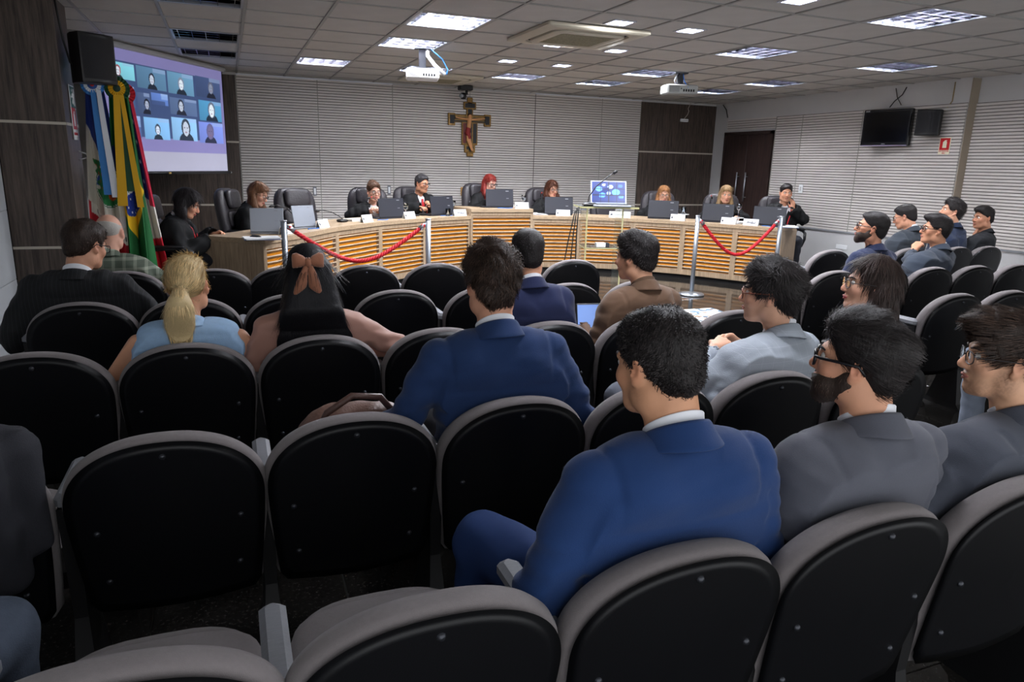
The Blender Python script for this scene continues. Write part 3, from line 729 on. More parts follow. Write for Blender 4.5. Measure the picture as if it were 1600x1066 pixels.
def c3(x, y): return (x*s, Y0, -y*s)
sd.cap(c3(-1, -4), c3(-2, 6), .034, .03, .02); sd.cap(c3(-2, 6), c3(-3, 14), .03, .034, .02)
sd.cap(c3(-4, -4), c3(-24, -6), .016, .009, .01); sd.cap(c3(3, -4), c3(25, -6), .016, .009, .01)
sd.cap(c3(-4, 18), c3(-4, 28), .026, .019, .01); sd.cap(c3(-4, 28), c3(3, 44), .019, .012, .01); sd.cap(c3(-1, 18), c3(0, 29), .024, .018, .01); sd.cap(c3(0, 29), c3(5, 44), .018, .012, .01)
sd.ell((-1*s, Y0-.012, 9*s), (.03, .03, .04), k=.01)
P, Q = sd.surf(); ob('carved_figure', me_np('carved_figure', P, Q), mat('painted_flesh', (196, 140, 92), .6), cr)
sd = Sdf(axis(-.12, .1, .006), axis(-.12, -.01, .006), axis(-.3, -.02, .006)); sd.cap(c3(-3, 11), c3(-4, 17), .037, .04, .02); sd.cap(c3(-4, 17), c3(-1, 24), .034, .03, .02)
P, Q = sd.surf(); ob('loincloth', me_np('loincloth', P, Q), mat('cloth_red', (130, 36, 34), .7), cr)
sd = Sdf(axis(-.08, .06, .006), axis(-.12, -.02, .006), axis(-.02, .16, .006)); sd.ell((-1*s, Y0-.006, 10.5*s), (.034, .033, .034)); sd.ell((-1*s, Y0-.035, 7*s), (.022, .016, .03), op='s'); P, Q = sd.surf(); ob('hair', me_np('hair', P, Q), mat('cross_hair', (48, 32, 22), .7), cr)
# ================================================================ judges' bench
ZTOP, ZCEN = .79, .885
JU = [412, 463, 526, 594, 664, 735, 832, 907, 990, 1068, 1150, 1222]
JP = [(.27, 6.63), (.545, 7.1), (1.03, 7.78), (1.63, 8.42), (2.36, 8.97), (3.09, 9.32), (3.97, 9.33), (4.68, 9.15), (5.33, 8.78), (5.85, 8.28), (6.24, 7.68), (6.5, 7.12)]
# keep every joint on the sight line measured for it
JP = []
TGT = [(.27, 6.63), (.52, 7.05), (1.02, 7.80), (1.66, 8.46), (2.38, 8.98), (3.12, 9.35), (3.98, 9.38), (4.70, 9.17), (5.35, 8.78), (5.84, 8.27), (6.2, 7.68), (6.52, 7.16)]
for u, (tx, ty) in zip(JU, TGT):
    v = 350
    for _ in range(4):      # pixel row of the worktop edge at that range
        q = np.array([tx, ty, ZTOP-CAMZ]); v = 533-FPX*(q@UP)/(q@FW)
    r = ray(u, v); r = np.array([r[0], r[1]]); r /= np.linalg.norm(r); k = np.array([tx, ty])@r; JP.append(tuple(k*r))
JP = np.array(JP)
def joint_normal(i):
    a = JP[min(i+1, len(JP)-1)]-JP[max(i-1, 0)]; a /= np.linalg.norm(a); return np.array([-a[1], a[0]])    # away from the audience
JN = np.array([joint_normal(i) for i in range(len(JP))])
DEP = .62
def ring_poly(i0, i1, d0, d1): return [tuple(JP[i]+JN[i]*d0) for i in range(i0, i1+1)]+[tuple(JP[i]+JN[i]*d1) for i in range(i1, i0-1, -1)]
bench = thing('judges_bench', 'long curved wooden judges bench with amber louvred front panels', 'bench', (3.5, 8.9, 0))
bi = Matrix.Translation((-3.5, -8.9, 0))
def bbuild(mbx, nm, m, par=bench, kind=None):
    mbx.V = [(x-3.5, y-8.9, z) for x, y, z in mbx.V] if par is bench else mbx.V
    return mbx.build(nm, m, par, kind=kind)
def slab(i0, i1, d0, d1, z0, z1): 
    b = MB()
    P0 = [JP[i]+JN[i]*d0 for i in range(i0, i1+1)]; P1 = [JP[i]+JN[i]*d1 for i in range(i0, i1+1)]
    R = [[(a[0], a[1], z0), (a[0], a[1], z1), (c[0], c[1], z1), (c[0], c[1], z0)] for a, c in zip(P0, P1)]
    return b.rings(R)
bbuild(slab(0, 5, -.015, DEP, ZTOP-.045, ZTOP), 'worktop', M_desk_h); bbuild(slab(6, 11, -.015, DEP, ZTOP-.045, ZTOP), 'worktop', M_desk_h)
bbuild(slab(5, 6, -.03, DEP, ZCEN-.045, ZCEN), 'raised_worktop', M_desk_h)
bbuild(slab(0, 11, .05, DEP-.05, 0, .06), 'plinth', M_black2)
NSL = 11
for k in range(11):
    a, b = JP[k], JP[k+1]; L = np.linalg.norm(b-a); ang = math.atan2(b[1]-a[1], b[0]-a[0]); zt = (ZCEN if k == 5 else ZTOP)-.045
    off = -.015 if k == 5 else 0
    pn = MB().box(0, off, .06, .035, off+.03, zt).box(L-.035, off, .06, L, off+.03, zt).box(.035, off, .06, L-.035, off+.03, .13).box(.035, off, zt-.05, L-.035, off+.03, zt).build('front_panel', M_desk, bench)
    pn.location = (a[0]-3.5, a[1]-8.9, 0); pn.rotation_euler = (0, 0, ang)
    MB().box(.035, off+.034, .13, L-.035, off+.04, zt-.05).build('amber_backing', M_orange, pn)
    nn = NSL + (2 if k == 5 else 0); h = (zt-.05-.13)/nn; M = Matrix.Rotation(-.62, 4, 'X')
    sm = MB().box(.036, -.023, -.005, L-.036, .023, .007, M).mesh('slat'); sm.materials.append(M_desk_h)
    for q in range(nn):
        o = ob('slat', sm, None, pn); o.location = (0, off+.018, .13+h*(q+.42))
for i, nm in ((0, 'l'), (11, 'r')):
    a = JP[i]; b = JP[i]+JN[i]*DEP; L = DEP; ang = math.atan2(b[1]-a[1], b[0]-a[0]); s_ = 1 if i == 0 else -1
    e = MB().box(.0, -.012, .04, L, .012, ZTOP-.045).build('end_panel', M_desk, bench); e.location = (a[0]-3.5, a[1]-8.9, 0); e.rotation_euler = (0, 0, ang)
for i in (5, 6):
    a = JP[i]; b = JP[i]+JN[i]*DEP; ang = math.atan2(b[1]-a[1], b[0]-a[0])
    e = MB().box(0, -.012, .06, DEP, .012, ZCEN-.045).build('side_panel', M_desk, bench); e.location = (a[0]-3.5, a[1]-8.9, 0); e.rotation_euler = (0, 0, ang)
def front_at(u):
    """point of the bench front edge seen in column u, and its inward normal"""
    k = max(0, min(10, next((i for i in range(11) if JU[i+1] >= u), 10))); t = (u-JU[k])/(JU[k+1]-JU[k])
    for _ in range(6):
        q = JP[k]*(1-t)+JP[k+1]*t; w = np.array([q[0], q[1], ZTOP-CAMZ]); uu = 800+FPX*(w@RT)/(w@FW); t += (u-uu)/(JU[k+1]-JU[k])
    n = JN[k]*(1-t)+JN[k+1]*t; return JP[k]*(1-t)+JP[k+1]*t, n/np.linalg.norm(n), (ZCEN if 735 <= u <= 832 else ZTOP)
def bench_spot(u, inset):
    """a place on the worktop in column u of the photograph, inset from the front edge"""
    p, n, z = front_at(u); uu = u
    for _ in range(5):
        p, n, z = front_at(min(max(uu, JU[0]), JU[-1])); q = p+n*inset; w = np.array([q[0], q[1], z-CAMZ]); cur = 800+FPX*(w@RT)/(w@FW); uu += u-cur
    return q, n, z
# ---------------------------------------------------------------- laptops, cards, glasses on the bench
M_lap = mat('laptop_black', (44, 46, 54), .45); M_lapg = mat('laptop_silver', (150, 156, 166), .35, metal=.4); M_key = mat('keys', (18, 18, 20), .6)
M_scr = mat('laptop_screen_dark', (30, 36, 52), .2)
def laptop_parts(t, w=.36, d=.245, tilt=.35, lid=M_lap, body=M_lap, logo=True, screen=M_scr):
    sharpen(MB().box(-w/2, 0, 0, w/2, d, .02, bev=.006).build('base', body, t, True))
    MB().box(-w*.44, d*.38, .02, w*.44, d*.95, .023).build('keyboard', M_key, t)
    M = Matrix.Translation((0, 0.004, .02)) @ Matrix.Rotation(tilt, 4, 'X')
    ld = sharpen(MB().box(-w/2, -.006, 0, w/2, .004, d*.97, M, bev=.004).build('lid', lid, t, True))
    MB().box(-w*.46, .0042, .015, w*.46, .005, d*.92, M).build('display', screen, t)
    if logo:
        MB().box(w*.22, -.0072, d*.84, w*.33, -.0062, d*.88, M).build('lid_badge', M_grey, ld)
        MB().box(w*.24, -.0072, d*.44, w*.33, -.0062, d*.465, M).build('lid_badge', M_grey, ld)
LAPS = [(418, .22, 'silver laptop at the left end of the bench, lid half turned', M_lapg, .30, -1.05, .23),
 (478, .18, 'silver laptop in front of the empty bench chair', M_lapg, .29, -.3, .225),
 (613, .2, 'black laptop in front of the judge with pinned up hair', M_lap, .42, -.12, .25), (692, .2, 'black laptop in front of the grey haired male judge', M_lap, .42, .12, .26),
 (781, .2, 'black laptop on the raised middle of the bench', M_lap, .42, .0, .26), (873, .2, 'black laptop in front of the judge with the brown bob', M_lap, .42, .1, .26),
 (1035, .2, 'black laptop in front of the smiling blonde judge', M_lap, .42, .15, .26), (1120, .2, 'black laptop in front of the long haired blonde judge', M_lap, .42, .1, .25), (1200, .2, 'black laptop in front of the male judge at the right end', M_lap, .42, .05, .25)]
for u, ins, lb, m, w, dy, dd in LAPS:
    q, n, z = bench_spot(u, ins); t = thing('laptop', lb, 'laptop', (q[0], q[1], z+.0005), math.atan2(n[1], n[0])-math.pi/2+dy, 'laptops on the bench')
    laptop_parts(t, w, dd*(.95 if m is M_lap else 1), -.12 if m is M_lap else -.2, m, m)
def name_card(u, ins, lb, m=M_paper, z_=None, glossy=False, w=.2):
    q, n, z = bench_spot(u, ins); t = thing('name_card', lb, 'name card', (q[0], q[1], z+.0005), math.atan2(n[1], n[0])-math.pi/2, 'name cards on the bench')
    b = MB().add([(-w/2, 0, 0), (w/2, 0, 0), (w/2, .03, .085), (-w/2, .03, .085), (-w/2, .06, 0), (w/2, .06, 0), (-w/2, .003, 0), (w/2, .003, 0), (w/2, .03, .081), (-w/2, .03, .081), (-w/2, .057, 0), (w/2, .057, 0)],
        [(0, 1, 2, 3), (3, 2, 5, 4), (7, 6, 9, 8), (8, 9, 10, 11), (0, 3, 9, 6), (3, 4, 10, 9), (1, 7, 8, 2), (2, 8, 11, 5)]); b.build('card', m, t)
    M = Matrix.Translation((0, -.0006, 0)) @ Matrix.Rotation(math.atan2(.085, .03), 4, 'X')
    if not glossy:
        b = MB().box(-w*.28, .042, 0, w*.34, .047, .0008, M).box(-w*.2, .03, 0, w*.28, .034, .0008, M); b.build('print', mat('print_grey', (120, 124, 134), .7), t)
        MB().box(-w*.44, .03, 0, -w*.34, .055, .0008, M).build('emblem', mat('print_dark', (50, 56, 70), .7), t)
    else:
        MB().prism([(-w*.3, .03), (-w*.2, .06), (-w*.05, .035), (.1*w, .062), (.2*w, .04), (.36*w, .065), (.3*w, .025), (.05*w, .022), (-.1*w, .05)], 0, .001).build('glare_sheet', M_grey, t).matrix_local = M
for a in ((452, .06, 'white name card left of the stanchion top, by the silver laptop'), (508, .06, 'white name card in front of the empty bench chair'), (576, .06, 'white name card left of the pinned up hair judge laptop'),
 (642, .06, 'cream name card with round emblem, under the stemmed glass'), (816, .06, 'white name card on the raised middle of the bench'), (880, .06, 'white name card just left of the clear lectern'), (1058, .06, 'white name card beside the smiling blonde judge'), (1137, .06, 'white name card left of the clear plastic card holder')): name_card(*a)
name_card(720, .06, 'crumpled clear and white card holder left of the raised middle', mat('card_clear', (214, 218, 224), .2), glossy=True)
name_card(1172, .06, 'clear plastic card holder at the right part of the bench', mat('card_clear', (214, 218, 224), .2), glossy=True)
name_card(968, .06, 'pair of white cards seen through the clear lectern', w=.3)
M_glass = mat('glass_clear', (245, 250, 255), .02, trans=1., ior=1.3); M_water = mat('water_clear', (240, 248, 255), .02, trans=1., ior=1.2)
def goblet(u, ins, lb, dz=0):
    q, n, z = bench_spot(u, ins); t = thing('water_goblet', lb, 'glass', (q[0], q[1], z+dz+.0005))
    MB().lathe([(.0, .002), (.033, .0), (.033, .003), (.006, .008), (.0045, .02), (.0045, .085), (.012, .092), (.03, .11), (.037, .14), (.034, .18), (.0325, .18), (.035, .14), (.028, .112), (.0, .096)], n=18, caps=False).build('glass', M_glass, t, True)
    MB().lathe([(.0, .0975), (.026, .112), (.034, .14), (.0, .14)], n=16, caps=False).build('water', M_water, t, True)
def tumbler(u, ins, lb, dz=0):
    q, n, z = bench_spot(u, ins); t = thing('water_tumbler', lb, 'glass', (q[0], q[1], z+dz+.0005))
    MB().lathe([(0, 0), (.03, 0), (.034, .1), (.032, .1), (.028, .008), (0, .008)], n=18, caps=False).build('glass', M_glass, t, True); MB().lathe([(0, .009), (.0275, .009), (.03, .06), (0, .06)], n=16, caps=False).build('water', M_water, t, True)
goblet(634, .2, 'stemmed water glass between two black laptops, left of the male judge'); goblet(818, .25, 'stemmed water glass on the raised middle of the bench'); goblet(708, .45, 'stemmed glass right of the grey haired male judge laptop')
def saucer(u, ins, lb):
    q, n, z = bench_spot(u, ins); t = thing('coaster_stand', lb, 'saucer', (q[0], q[1], z+.0005))
    MB().lathe([(0, 0), (.045, 0), (.045, .005), (.012, .012), (.012, .07), (.075, .078), (.08, .084), (0, .082)], n=20, caps=False).build('stand', M_paper, t, True)
saucer(1152, .22, 'white footed stand under the glass of the long haired blonde judge'); goblet(1152, .22, 'water goblet raised on a white stand near the right end', .084)
saucer(1067, .22, 'small white footed stand beside the smiling blonde judge laptop'); tumbler(1067, .22, 'small tumbler on the white stand by the smiling blonde judge', .084)
tumbler(1216, .12, 'tumbler of water at the right end of the bench')
tumbler(700, .12, 'small clear tumbler by the crumpled card holder')
def gooseneck(u, ins, lb, reach, hgt, side=0., ring=None):
    q, n, z = bench_spot(u, ins); t = thing('gooseneck_microphone', lb, 'microphone', (q[0], q[1], z+.0005), math.atan2(n[1], n[0])-math.pi/2)
    sharpen(MB().box(-.055, -.045, 0, .055, .06, .032, bev=.012).build('base', M_black, t, True))
    pts = [(0, 0, .03), (side*.15, reach*.1, hgt*.45), (side*.5, reach*.45, hgt*.85), (side*.85, reach*.85, hgt), (side, reach, hgt*.97)]
    MB().tube(pts, .0045, 6).build('neck', M_black, t, True)
    e = np.array(pts[-1]); d = e-np.array(pts[-2]); d /= np.linalg.norm(d)
    MB().tube([e-d*.01, e, e+d*.03, e+d*.05], [.006, .012, .013, .006], 10).build('head', M_black, t, True)
    if ring: MB().tube([e-d*.03, e-d*.012], .008, 8).build('light_ring', ring, t, True)
M_ring = mat('mic_red', (190, 60, 50), .4)
gooseneck(468, .3, 'long gooseneck microphone bending left towards the brown haired judge', .1, .24, -.3)
gooseneck(536, .3, 'low gooseneck microphone lying beside the empty bench chair', .12, .14, -.28)
gooseneck(598, .35, 'gooseneck microphone in front of the judge with pinned up hair', .06, .26, -.16, M_ring)
gooseneck(662, .35, 'short microphone base in front of the grey haired male judge', .1, .1, .03)
gooseneck(846, .3, 'upright gooseneck microphone left of the judge with the brown bob', .05, .3, -.0, M_ring)
gooseneck(1105, .4, 'upright gooseneck microphone left of the long haired blonde judge', .1, .34, .0, M_ring)
gooseneck(1215, .3, 'gooseneck microphone leaning towards the male judge at the right end', .14, .25, .1, M_ring)
def papers(u, ins, lb, yaw, n_=3, w=.21, h=.3):
    q, n, z = bench_spot(u, ins); t = thing('paper_stack', lb, 'papers', (q[0], q[1], z+.0005), math.atan2(n[1], n[0])-math.pi/2+yaw)
    for k in range(n_):
        o = MB().box(-w/2, -h/2, k*.006, w/2, h/2, k*.006+.005).build('sheet', M_paper if k else mat('folder_blue', (120, 130, 170), .6), t); o.rotation_euler = (0, 0, random.uniform(-.2, .2))
papers(372, .02, 'white papers at the left corner of the bench', .8); papers(840, .3, 'loose papers in front of the judge with the brown bob', .2); papers(1150, .4, 'papers under the hands of the long haired blonde judge', .1); papers(1232, .25, 'papers at the right end of the bench', .3)
q, n, z = bench_spot(556, .3); t = thing('document_tray', 'flat white book lying near the pinned up hair judge', 'book', (q[0], q[1], z+.0005), .5); MB().box(-.13, -.1, 0, .13, .1, .006).build('cover', M_paper, t); MB().box(-.127, -.097, .006, .128, .098, .022).build('pages', mat('pages', (225, 222, 210), .8), t)
q, n, z = bench_spot(800, .4); t = thing('red_folder', 'small red folder behind the white card on the raised middle', 'folder', (q[0], q[1], z+.0005), .1); MB().box(-.12, -.08, 0, .12, .08, .004).build('cover', M_red, t); MB().box(-.115, -.078, .004, .115, .078, .02).build('pages', MATS['pages'], t)
q, n, z = bench_spot(398, .08); t = thing('computer_mouse', 'black computer mouse at the left end of the bench', 'mouse', (q[0], q[1], z+.0005), .9); sharpen(MB().box(-.03, -.05, 0, .03, .05, .032, bev=.014).build('body', M_black, t, True)); MB().box(-.004, .015, .031, .004, .035, .035, bev=.002).build('wheel', M_grey, t)
for u, ins, lb in ((640, .35, 'black headset cable heap left of the male judge laptop'), (765, .3, 'black keyboard strip beside the red haired judge laptop')):
    q, n, z = bench_spot(u, ins); t = thing('keyboard_strip', lb, 'keyboard', (q[0], q[1], z+.0005), math.atan2(n[1], n[0])-math.pi/2)
    MB().box(-.14, -.05, 0, .14, .05, .018, bev=.005).build('case', M_black, t)
for k, (u, ins) in enumerate(((600, .12), (700, .13), (790, .1), (492, .1), (1205, .12))):
    q, n, z = bench_spot(u, ins); tg = np.array([n[1], -n[0]]); pts = [(q[0]+tg[0]*(a-.1)*1.2+n[0]*.03*math.sin(a*40), q[1]+tg[1]*(a-.1)*1.2+n[1]*.03*math.sin(a*40), z+.005) for a in np.linspace(0, .2, 9)]
    tag(MB().tube(pts, .004, 6).build('network_cable', mat('cable_blue', (40, 120, 210), .5), smooth=True), ['blue cable on the bench by the pinned up hair judge laptop', 'blue cable under the male judge laptop', 'blue cable on the raised middle of the bench', 'blue cable near the silver laptop at the empty place', 'blue cable at the right end of the bench'][k], 'cable')
# ---------------------------------------------------------------- clear lectern
c0 = at_z(945, 325, 1.0); LD = 6.6
pl = at_y(948, 322, LD); lz = pl[2]
lec = thing('clear_lectern', 'transparent acrylic lectern holding an open laptop and a microphone', 'lectern', (pl[0], LD, 0), -.28)
M_acr = mat('acrylic', (236, 244, 240), .03, trans=.96, ior=1.12, spec=.4); M_acre = mat('acrylic_edge', (226, 220, 170), .3, trans=.5, ior=1.1)
def acr_board(x0, y0, z0, x1, y1, z1, nm):
    o = MB().box(x0, y0, z0, x1, y1, z1).build(nm, M_acr, lec); e = .006
    dx, dy, dz = x1-x0, y1-y0, z1-z0
    b = MB()
    if dz < .03: b.box(x0-e*.3, y0-e*.6, z0, x1+e*.3, y0, z1).box(x0-e*.6, y0, z0, x0, y1, z1).box(x1, y0, z0, x1+e*.6, y1, z1)
    else: b.box(x0-.002, y0-.004, z0, x1+.002, y0, z1)
    b.build('polished_edge', M_acre, o); return o
acr_board(-.31, -.19, lz-.016, .29, .2, lz, 'top_board'); acr_board(-.24, -.15, .66, .14, .15, .674, 'shelf')
acr_board(-.24, -.16, .02, -.228, .16, lz-.017, 'side_board'); acr_board(.13, -.16, .02, .142, .16, lz-.017, 'side_board'); acr_board(-.3, -.2, 0, .24, .2, .018, 'foot_board')
t = thing('laptop', 'open silver laptop with a blue picture on the clear lectern', 'laptop', (pl[0]+.03, LD+.02, lz+.001), math.pi-.28-.05)
blue = mat('display_blue', (30, 70, 170), .3, emit=.0)
laptop_parts(t, .38, .25, .3, M_lapg, M_lapg, False, blue)
# its picture
nx, nz = 60, 36; C = np.zeros((nx, nz, 3)); C[:] = lin((14, 34, 92)); gx, gz = np.meshgrid(np.linspace(0, 1, nx), np.linspace(0, 1, nz), indexing='ij')
for cx_, cz_, r_, c_ in ((.2, .65, .1, (70, 130, 225)), (.3, .35, .1, (60, 120, 220)), (.55, .75, .08, (150, 190, 240)), (.72, .5, .12, (70, 150, 230)), (.5, .45, .06, (120, 150, 200)), (.88, .3, .08, (50, 100, 200)), (.35, .85, .05, (160, 180, 220)), (.85, .8, .07, (40, 80, 160))):
    m = (((gx-cx_)/r_)**2+((gz-cz_)/(r_*1.2))**2 < 1); C[m] = lin(c_)
for a in (.25, .5, .75): C[np.abs(gx-a) < .012] = lin((8, 14, 40))
for a in (.05, .36, .66): C[np.abs(gz-a) < .02] = lin((8, 14, 40))
M = Matrix.Translation((0, .004, .02)) @ Matrix.Rotation(.3, 4, 'X')
w_, d_ = .38, .25
V = [M @ Vector((w_*.45-w_*.9*a, .0062, .012+b*d_*.88)) for a, b in zip(gx.ravel(), gz.ravel())]
ii, jj = np.meshgrid(np.arange(nx-1), np.arange(nz-1), indexing='ij'); q = ii*nz+jj; Q = np.stack([q.ravel(), (q+1).ravel(), (q+nz+1).ravel(), (q+nz).ravel()], 1)
d = me_np('picture', np.array(V), Q, False); vcol(d, C.reshape(-1, 3)); ob('picture', d, attr_mat('laptop_picture', emit=.35, rough=.3), t)
rl = Matrix.Rotation(-.28, 3, 'Z')
q = Vector((pl[0], LD, 0)) + rl @ Vector((-.2, -.1, 0))
t = thing('gooseneck_microphone', 'black gooseneck microphone crossing the laptop on the clear lectern', 'microphone', (q.x, q.y, lz+.001), -.28)
sharpen(MB().box(-.07, -.06, 0, .07, .07, .035, bev=.014).build('base', M_black, t, True)); MB().box(-.03, -.055, .034, .03, -.02, .039, bev=.002).build('button', M_grey, t)
MB().tube([(-.02, 0, .03), (-.01, 0, .1), (.06, 0, .2), (.19, .0, .31), (.23, 0, .335)], .0055, 6).build('neck', M_black, t, True); MB().tube([(.225, 0, .33), (.25, 0, .348), (.265, 0, .357)], [.014, .017, .01], 10).build('head', M_black, t, True)
q = Vector((pl[0], LD, 0)) + rl @ Vector((-.04, -.06, 0)); t = thing('switch_box', 'small white and grey box on the clear lectern shelf', 'box', (q.x, q.y, .675), -.28)
MB().box(-.07, -.04, 0, .03, .04, .045, bev=.003).build('case', M_paper, t); MB().box(.03, -.041, 0, .07, .04, .045, bev=.003).build('dark_end', M_lap, t)
base = Vector((pl[0], LD, 0))
for k, pts in enumerate(([(-.25, -.12, lz+.01), (-.34, -.15, lz-.02), (-.37, -.17, lz-.3), (-.4, -.2, .35), (-.42, -.25, .05), (-.45, -.3, .01)], [(-.24, -.1, lz+.012), (-.32, -.13, lz-.01), (-.33, -.14, lz-.3), (-.33, -.16, .3), (-.34, -.2, .02), (-.36, -.3, .01)], [(-.26, -.14, lz+.01), (-.36, -.16, lz-.05), (-.42, -.18, lz-.35), (-.5, -.2, .25), (-.52, -.25, .01)])):
    tag(MB().tube([base+rl @ Vector(a) for a in pts], .006, 6).build('microphone_cable', M_cable, smooth=True), ['dark cable in the middle hanging left of the clear lectern', 'dark straight cable nearest the clear lectern, hanging to the floor', 'dark slanting cable farthest left of the clear lectern'][k], 'cable')
# ---------------------------------------------------------------- barrier posts, ropes, rug
def stanchion(x, y, h, lb):
    t = thing('stanchion', lb, 'barrier post', (x, y, 0), 0, 'rope barrier posts')
    MB().lathe([(0, 0), (.15, 0), (.155, .008), (.15, .02), (.06, .035), (.03, .045), (0, .045)], n=28, caps=False).build('base', mat('steel_base', (150, 154, 160), .3, metal=.8), t, True)
    MB().tube([(0, 0, .03), (0, 0, h)], .026, 16).build('post', mat('galvanised', (160, 166, 174), .38, metal=.75), t, True)
    MB().tube([(0, 0, h), (0, 0, h+.01)], .03, 16).build('cap', M_alu, t, True)
    b = MB()
    for a in (.06, .1): b.tube([(-.03, 0, h-a), (.03, 0, h-a)], .005, 6)
    b.build('bolt', M_black2, t)
    return np.array([x, y, h-.05])
def post_at(u_top, v_top, y, h, lb):
    p = at_z(u_top, v_top, h); r = p[:2]; return stanchion(r[0], r[1], h, lb)
HS = .93
g3 = at_z(1080, 461, 0); d3 = ray(1090, 338); top3 = d3*((g3[:2]@g3[:2])**.5/np.linalg.norm(d3[:2])); HS = top3[2]+CAMZ
s1 = post_at(443, 346, 0, HS, 'steel barrier post at the left end of the left red rope'); s2 = post_at(669, 343, 0, HS, 'steel barrier post at the right end of the left red rope')
s3 = stanchion(g3[0], g3[1], HS, 'steel barrier post with visible round base, left end of the right rope'); s4 = post_at(1221, 339, 0, HS, 'steel barrier post at the right end of the right red rope')
M_rope = mat('rope_red', (196, 22, 38), .55, bump=.3, bscale=200)
def rope(a, b, sag, lb):
    t = thing('barrier_rope', lb, 'rope', (0, 0, 0)); n = 60; pts = []
    L = np.linalg.norm(b-a)
    for k in range(n+1):
        f = k/n; p = a+(b-a)*f; p = p.copy(); p[2] -= sag*4*f*(1-f)*(1-.12*math.cos(2*math.pi*f)) ; pts.append(p)
    ctr = np.array(pts)
    for st in range(3):
        P = []
        for k in range(len(ctr)*3-2):
            f = k/3; i = min(int(f), n-1); p = ctr[i]+(ctr[i+1]-ctr[i])*(f-i); tg = ctr[i+1]-ctr[i]; tg /= np.linalg.norm(tg)
            s_ = np.cross(tg, [0, 0, 1]); s_ /= np.linalg.norm(s_)+1e-9; v_ = np.cross(s_, tg); w = k*.55+st*2*math.pi/3
            P.append(p+.0095*(math.cos(w)*s_+math.sin(w)*v_))
        MB().tube(P, .0125, 6).build('strand', M_rope, t, True)
    for e, q in ((0, 3), (-1, -4)):
        d = ctr[q]-ctr[e]; d /= np.linalg.norm(d); MB().tube([ctr[e]-d*.03, ctr[e]+d*.06], [.012, .026], 10).build('end_ferrule', M_alu, t, True)
s1e, s2e = s1+(s2-s1)*.02, s2-(s2-s1)*.02
e3 = .04*(s4-s3)/np.linalg.norm(s4-s3); e1 = .04*(s2-s1)/np.linalg.norm(s2-s1)
def sagfor(a, b, v):
    m = (a+b)/2; zt = None
    for z in np.linspace(.2, 1.0, 400):
        q = np.array([m[0], m[1], z-CAMZ]); vv = 533-FPX*(q@UP)/(q@FW)
        if vv < v: zt = z; break
    return m[2]-(zt or .5)
rope(s1+e1, s2-e1, sagfor(s1, s2, 408)/1.12, 'red twisted rope on the left, hanging in front of the bench'); rope(s3+e3, s4-e3, sagfor(s3, s4, 398)/1.12, 'red twisted rope on the right, hanging in front of the bench')
# mosaic mat
q0, q1, q2 = at_z(1055, 500, .02), at_z(1118, 482, .02), at_z(1060, 463, .02)
m_rug = mat('mat_mosaic', (225, 226, 222), .7); nt = m_rug.node_tree; bs = nt.nodes['Principled BSDF']
tc = nt.nodes.new('ShaderNodeTexCoord'); vo = nt.nodes.new('ShaderNodeTexVoronoi'); vo.inputs['Scale'].default_value = 17; nt.links.new(tc.outputs['Object'], vo.inputs[0])
rp = nt.nodes.new('ShaderNodeValToRGB'); rp.color_ramp.interpolation = 'CONSTANT'; els = rp.color_ramp.elements; els[0].color = lin((190, 190, 186))+(1,); els[1].position = .42; els[1].color = lin((52, 78, 98))+(1,)
for ps, c_ in ((.56, (188, 188, 184)), (.68, (128, 98, 72)), (.78, (190, 190, 186)), (.88, (70, 108, 140))):
    e = els.new(ps); e.color = lin(c_)+(1,)
sp = nt.nodes.new('ShaderNodeSeparateColor'); nt.links.new(vo.outputs['Color'], sp.inputs[0]); nt.links.new(sp.outputs[0], rp.inputs[0]); nt.links.new(rp.outputs[0], bs.inputs['Base Color'])
cx_, cy_ = q1[0]-.75, q1[1]-.35
rug = thing('mosaic_mat', 'white floor mat with a blue and brown mosaic print before the bench', 'mat', (cx_, cy_, 0), 0)
MB().box(-.75, -.5, .001, .75, .42, .014, bev=.004).build('pile', m_rug, rug)
# ================================================================ auditorium chairs
M_shell = mat('chair_shell', (9, 10, 14), .4, spec=.35, bump=.08, bscale=500)
M_uph = mat('chair_fabric', (122, 116, 117), .85, spec=.2, var=.04, vscale=120, bump=.25, bscale=700, sheen=.15)
M_arm = mat('chair_arm', (122, 124, 130), .5, var=.08, vscale=40, stretch=(1, 8, 1), bump=.1, bscale=200)
M_leg = mat('chair_leg', (16, 16, 18), .5)
HT = .785
def back_outline(n=56, hw=.25, z0=.25, z1=HT, ah=.20, bw=.226):
    P = []
    zs_ = z1-ah
    for k in range(n+1):                       # over the top from right to left
        a = math.pi*k/n; c, s_ = math.cos(a), math.sin(a)
        P.append((hw*math.copysign(abs(c)**.92, c), zs_+ah*abs(s_)**.9))
    m = 9
    L = [(-(hw+(bw-hw)*(k/m)**1.4), zs_+(z0+.03-zs_)*k/m) for k in range(1, m+1)]
    B = [(-bw+.02+(2*bw-.04)*k/8, z0-.012*math.sin(math.pi*k/8)) for k in range(9)]
    Rr = [(-x, z) for x, z in reversed(L)]
    return P+L+B+Rr
BO = back_outline()
BCZ = .52
def lean(x, y, z):     # backrest tilt and the slight wrap towards the sitter
    return (x, y+.30*x*x+(HT-z)*.2, z)
def back_ring(sx, y, grow=0.):
    R = []
    for x, z in BO:
        d = math.hypot(x, z-BCZ)+1e-9; k = sx+grow/d
        R.append(lean(x*k, y, BCZ+(z-BCZ)*k))
    return R
shell_me = MB().rings([back_ring(.02, -.002), back_ring(.5, -.001), back_ring(.86, .001), back_ring(.97, .0016), back_ring(1, .0026, -.033), back_ring(1, .006, -.0285), back_ring(1, .012, -.026), back_ring(1, .024, -.026)], True, True).mesh('backrest_shell', True)
